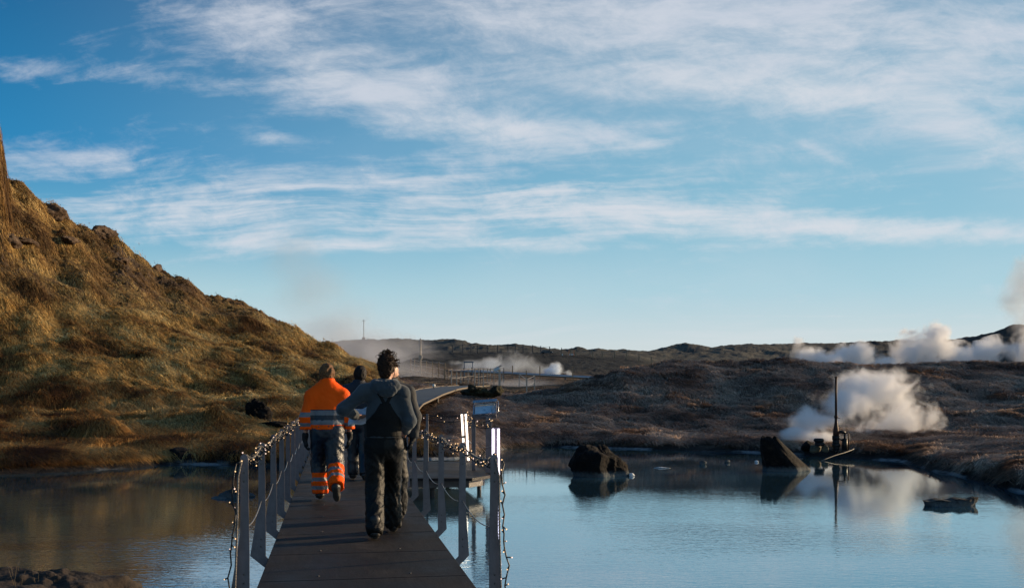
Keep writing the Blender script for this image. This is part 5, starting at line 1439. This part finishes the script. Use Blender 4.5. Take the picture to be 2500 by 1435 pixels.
# ---------------------------------------------------------------- steam
def plume(label, blobs, dens, nscale, seed, D0, amp=1.0, thr=.0, stretch=(1, 1, 1), col=(1.0, 1.0, 1.0), soft=.35, aniso=.0, step=None, depth=1.0, rot=0):
    """blobs: (px, py, depth, rx_px, ry_px, weight); the volume hull wraps the blobs"""
    C = [(at(px, py, D), rx / F * D, ry / F * D, w) for px, py, D, rx, ry, w in blobs]
    org = C[0][0].copy()
    mb = MB()
    for c, rx, rz, w in C: mb.ball(c - org, 1.0, 16, 0, (rx * 1.25, rx * 1.1 * depth, rz * 1.25))
    me = mb.mesh('steam_plume')
    m = bpy.data.materials.new('steam'); m.use_nodes = True; nt = m.node_tree; nt.nodes.clear(); g = NT(nt)
    out = g.node('ShaderNodeOutputMaterial'); pv = g.node('ShaderNodeVolumePrincipled'); nt.links.new(pv.outputs[0], out.inputs['Volume'])
    tc = g.node('ShaderNodeTexCoord'); P = S(nt, tc.outputs['Object']); x, y, z = g.sep(P)
    field = None
    for c, rx, rz, w in C:
        q = c - org; r2 = ((x - q.x) / rx).sq() + ((y - q.y) / (rx * .9 * depth)).sq() + ((z - q.z) / rz).sq()
        f = (1.0 - r2.sqrt()) * w
        field = f if field is None else field._m('SMOOTH_MAX', f, .35)
    n = g.noise(g.mapv(P, stretch, (0, 0, rot), (seed, seed * .7, 0)), nscale, 5, .62, .6)
    n2 = g.noise(g.mapv(P, stretch, (0, 0, 0), (seed * 2, 3, 1)), nscale * .38, 3, .5)
    d = (field + (n - .5) * 1.5 * amp + (n2 - .5) * 1.3 * amp - thr).ss(0.0, soft)
    edge = (field + .30).ss(0.0, .25)
    g.link(d * edge * dens, pv.inputs['Density'])
    pv.inputs['Color'].default_value = tuple(col) + (1,); pv.inputs['Anisotropy'].default_value = aniso
    o = link('steam_plume', me, m); o.location = org
    md = o.modifiers.new('wrap', 'REMESH'); md.mode = 'VOXEL'; md.voxel_size = max(.06, max(c[1] for c in C) * .12); md.use_smooth_shade = True
    m.cycles.volume_step_rate = step or 1.0
    props(o, label, 'steam', 'plumes of steam', 'stuff'); return o
plume('dense white steam billowing up behind the wellhead and drifting right',
      [(2120, 955, 31.5, 95, 55, 1.0), (2175, 960, 32, 75, 62, 1.0), (2060, 985, 31, 90, 52, .95), (1995, 1022, 30.5, 75, 40, .95), (1950, 1058, 30, 50, 24, .9), (2010, 1066, 29.8, 60, 16, .9), (2180, 1030, 32.5, 110, 42, .55), (1985, 968, 32.5, 40, 26, .35), (2240, 945, 32.5, 34, 28, .5), (2225, 1010, 32.5, 60, 50, .55)],
      8.0, 1.7, 3.0, 31, amp=1.35, thr=.0, soft=1.15, depth=.8)
plume('long bank of white steam along the top of the right ridge, below the skyline',
      [(1968, 864, 62, 55, 30, 1.0), (1948, 838, 62, 26, 24, .9), (2010, 878, 62, 60, 18, .9), (2085, 868, 63, 62, 34, .95), (2165, 885, 64, 60, 18, .7), (2245, 856, 66, 75, 52, 1.0), (2283, 812, 66, 36, 40, .9), (2330, 868, 67, 60, 34, .85), (2400, 870, 68, 60, 34, .75), (2450, 850, 69, 60, 30, .6), (2530, 850, 70, 60, 50, .8)],
      6.0, .80, 8.0, 62, amp=1.35, thr=-.04, soft=.8, depth=.7)
plume('pale pink white steam rising into the sky at the right edge of the picture', [(2515, 690, 75, 85, 72, 1.0), (2480, 735, 75, 55, 40, .8), (2540, 640, 75, 60, 40, .8), (2510, 790, 74, 70, 50, .45)], 1.0, .45, 14.0, 75, amp=.9, thr=.0, soft=.8, depth=.5)
plume('bank of blue white steam behind the far railings', [(1150, 891, 80, 55, 20, .9), (1200, 895, 80, 65, 26, .85), (1262, 890, 80, 65, 32, .7), (1120, 886, 80, 30, 9, .9), (1320, 900, 80, 50, 22, .5)], 1.3, .9, 21.0, 80, amp=1.0, thr=.0, soft=.9, col=(.86, .93, 1.0), depth=.5)
plume('small puff of white steam rising behind the pipeline', [(1350, 905, 76, 30, 13, 1.0), (1355, 894, 76, 18, 12, .8), (1338, 910, 76, 20, 7, .9), (1385, 909, 76, 12, 9, .5)], 5.0, 1.8, 25.0, 76, amp=.9, thr=.0, soft=.7, col=(.86, .93, 1.0), depth=.6)
plume('thin grey veil of steam drifting up behind the left hill', [(830, 800, 120, 180, 90, .85), (750, 720, 120, 130, 100, .75), (900, 850, 110, 150, 55, .8), (960, 870, 95, 140, 60, .9), (700, 640, 120, 90, 110, .5)], 0.45, .11, 33.0, 110, amp=.75, thr=-.03, soft=1.3, col=(.74, .77, .84), depth=.35, step=2.0)
plume('low ground steam over the brown flat behind the far walkway', [(1090, 935, 62, 130, 22, .9), (1010, 915, 64, 90, 40, 1.0), (1260, 938, 58, 130, 16, .8), (940, 880, 70, 80, 45, .7)], 0.34, .3, 41.0, 60, amp=.7, thr=-.05, soft=.9, col=(.88, .92, 1.0), depth=.6, step=2.0)
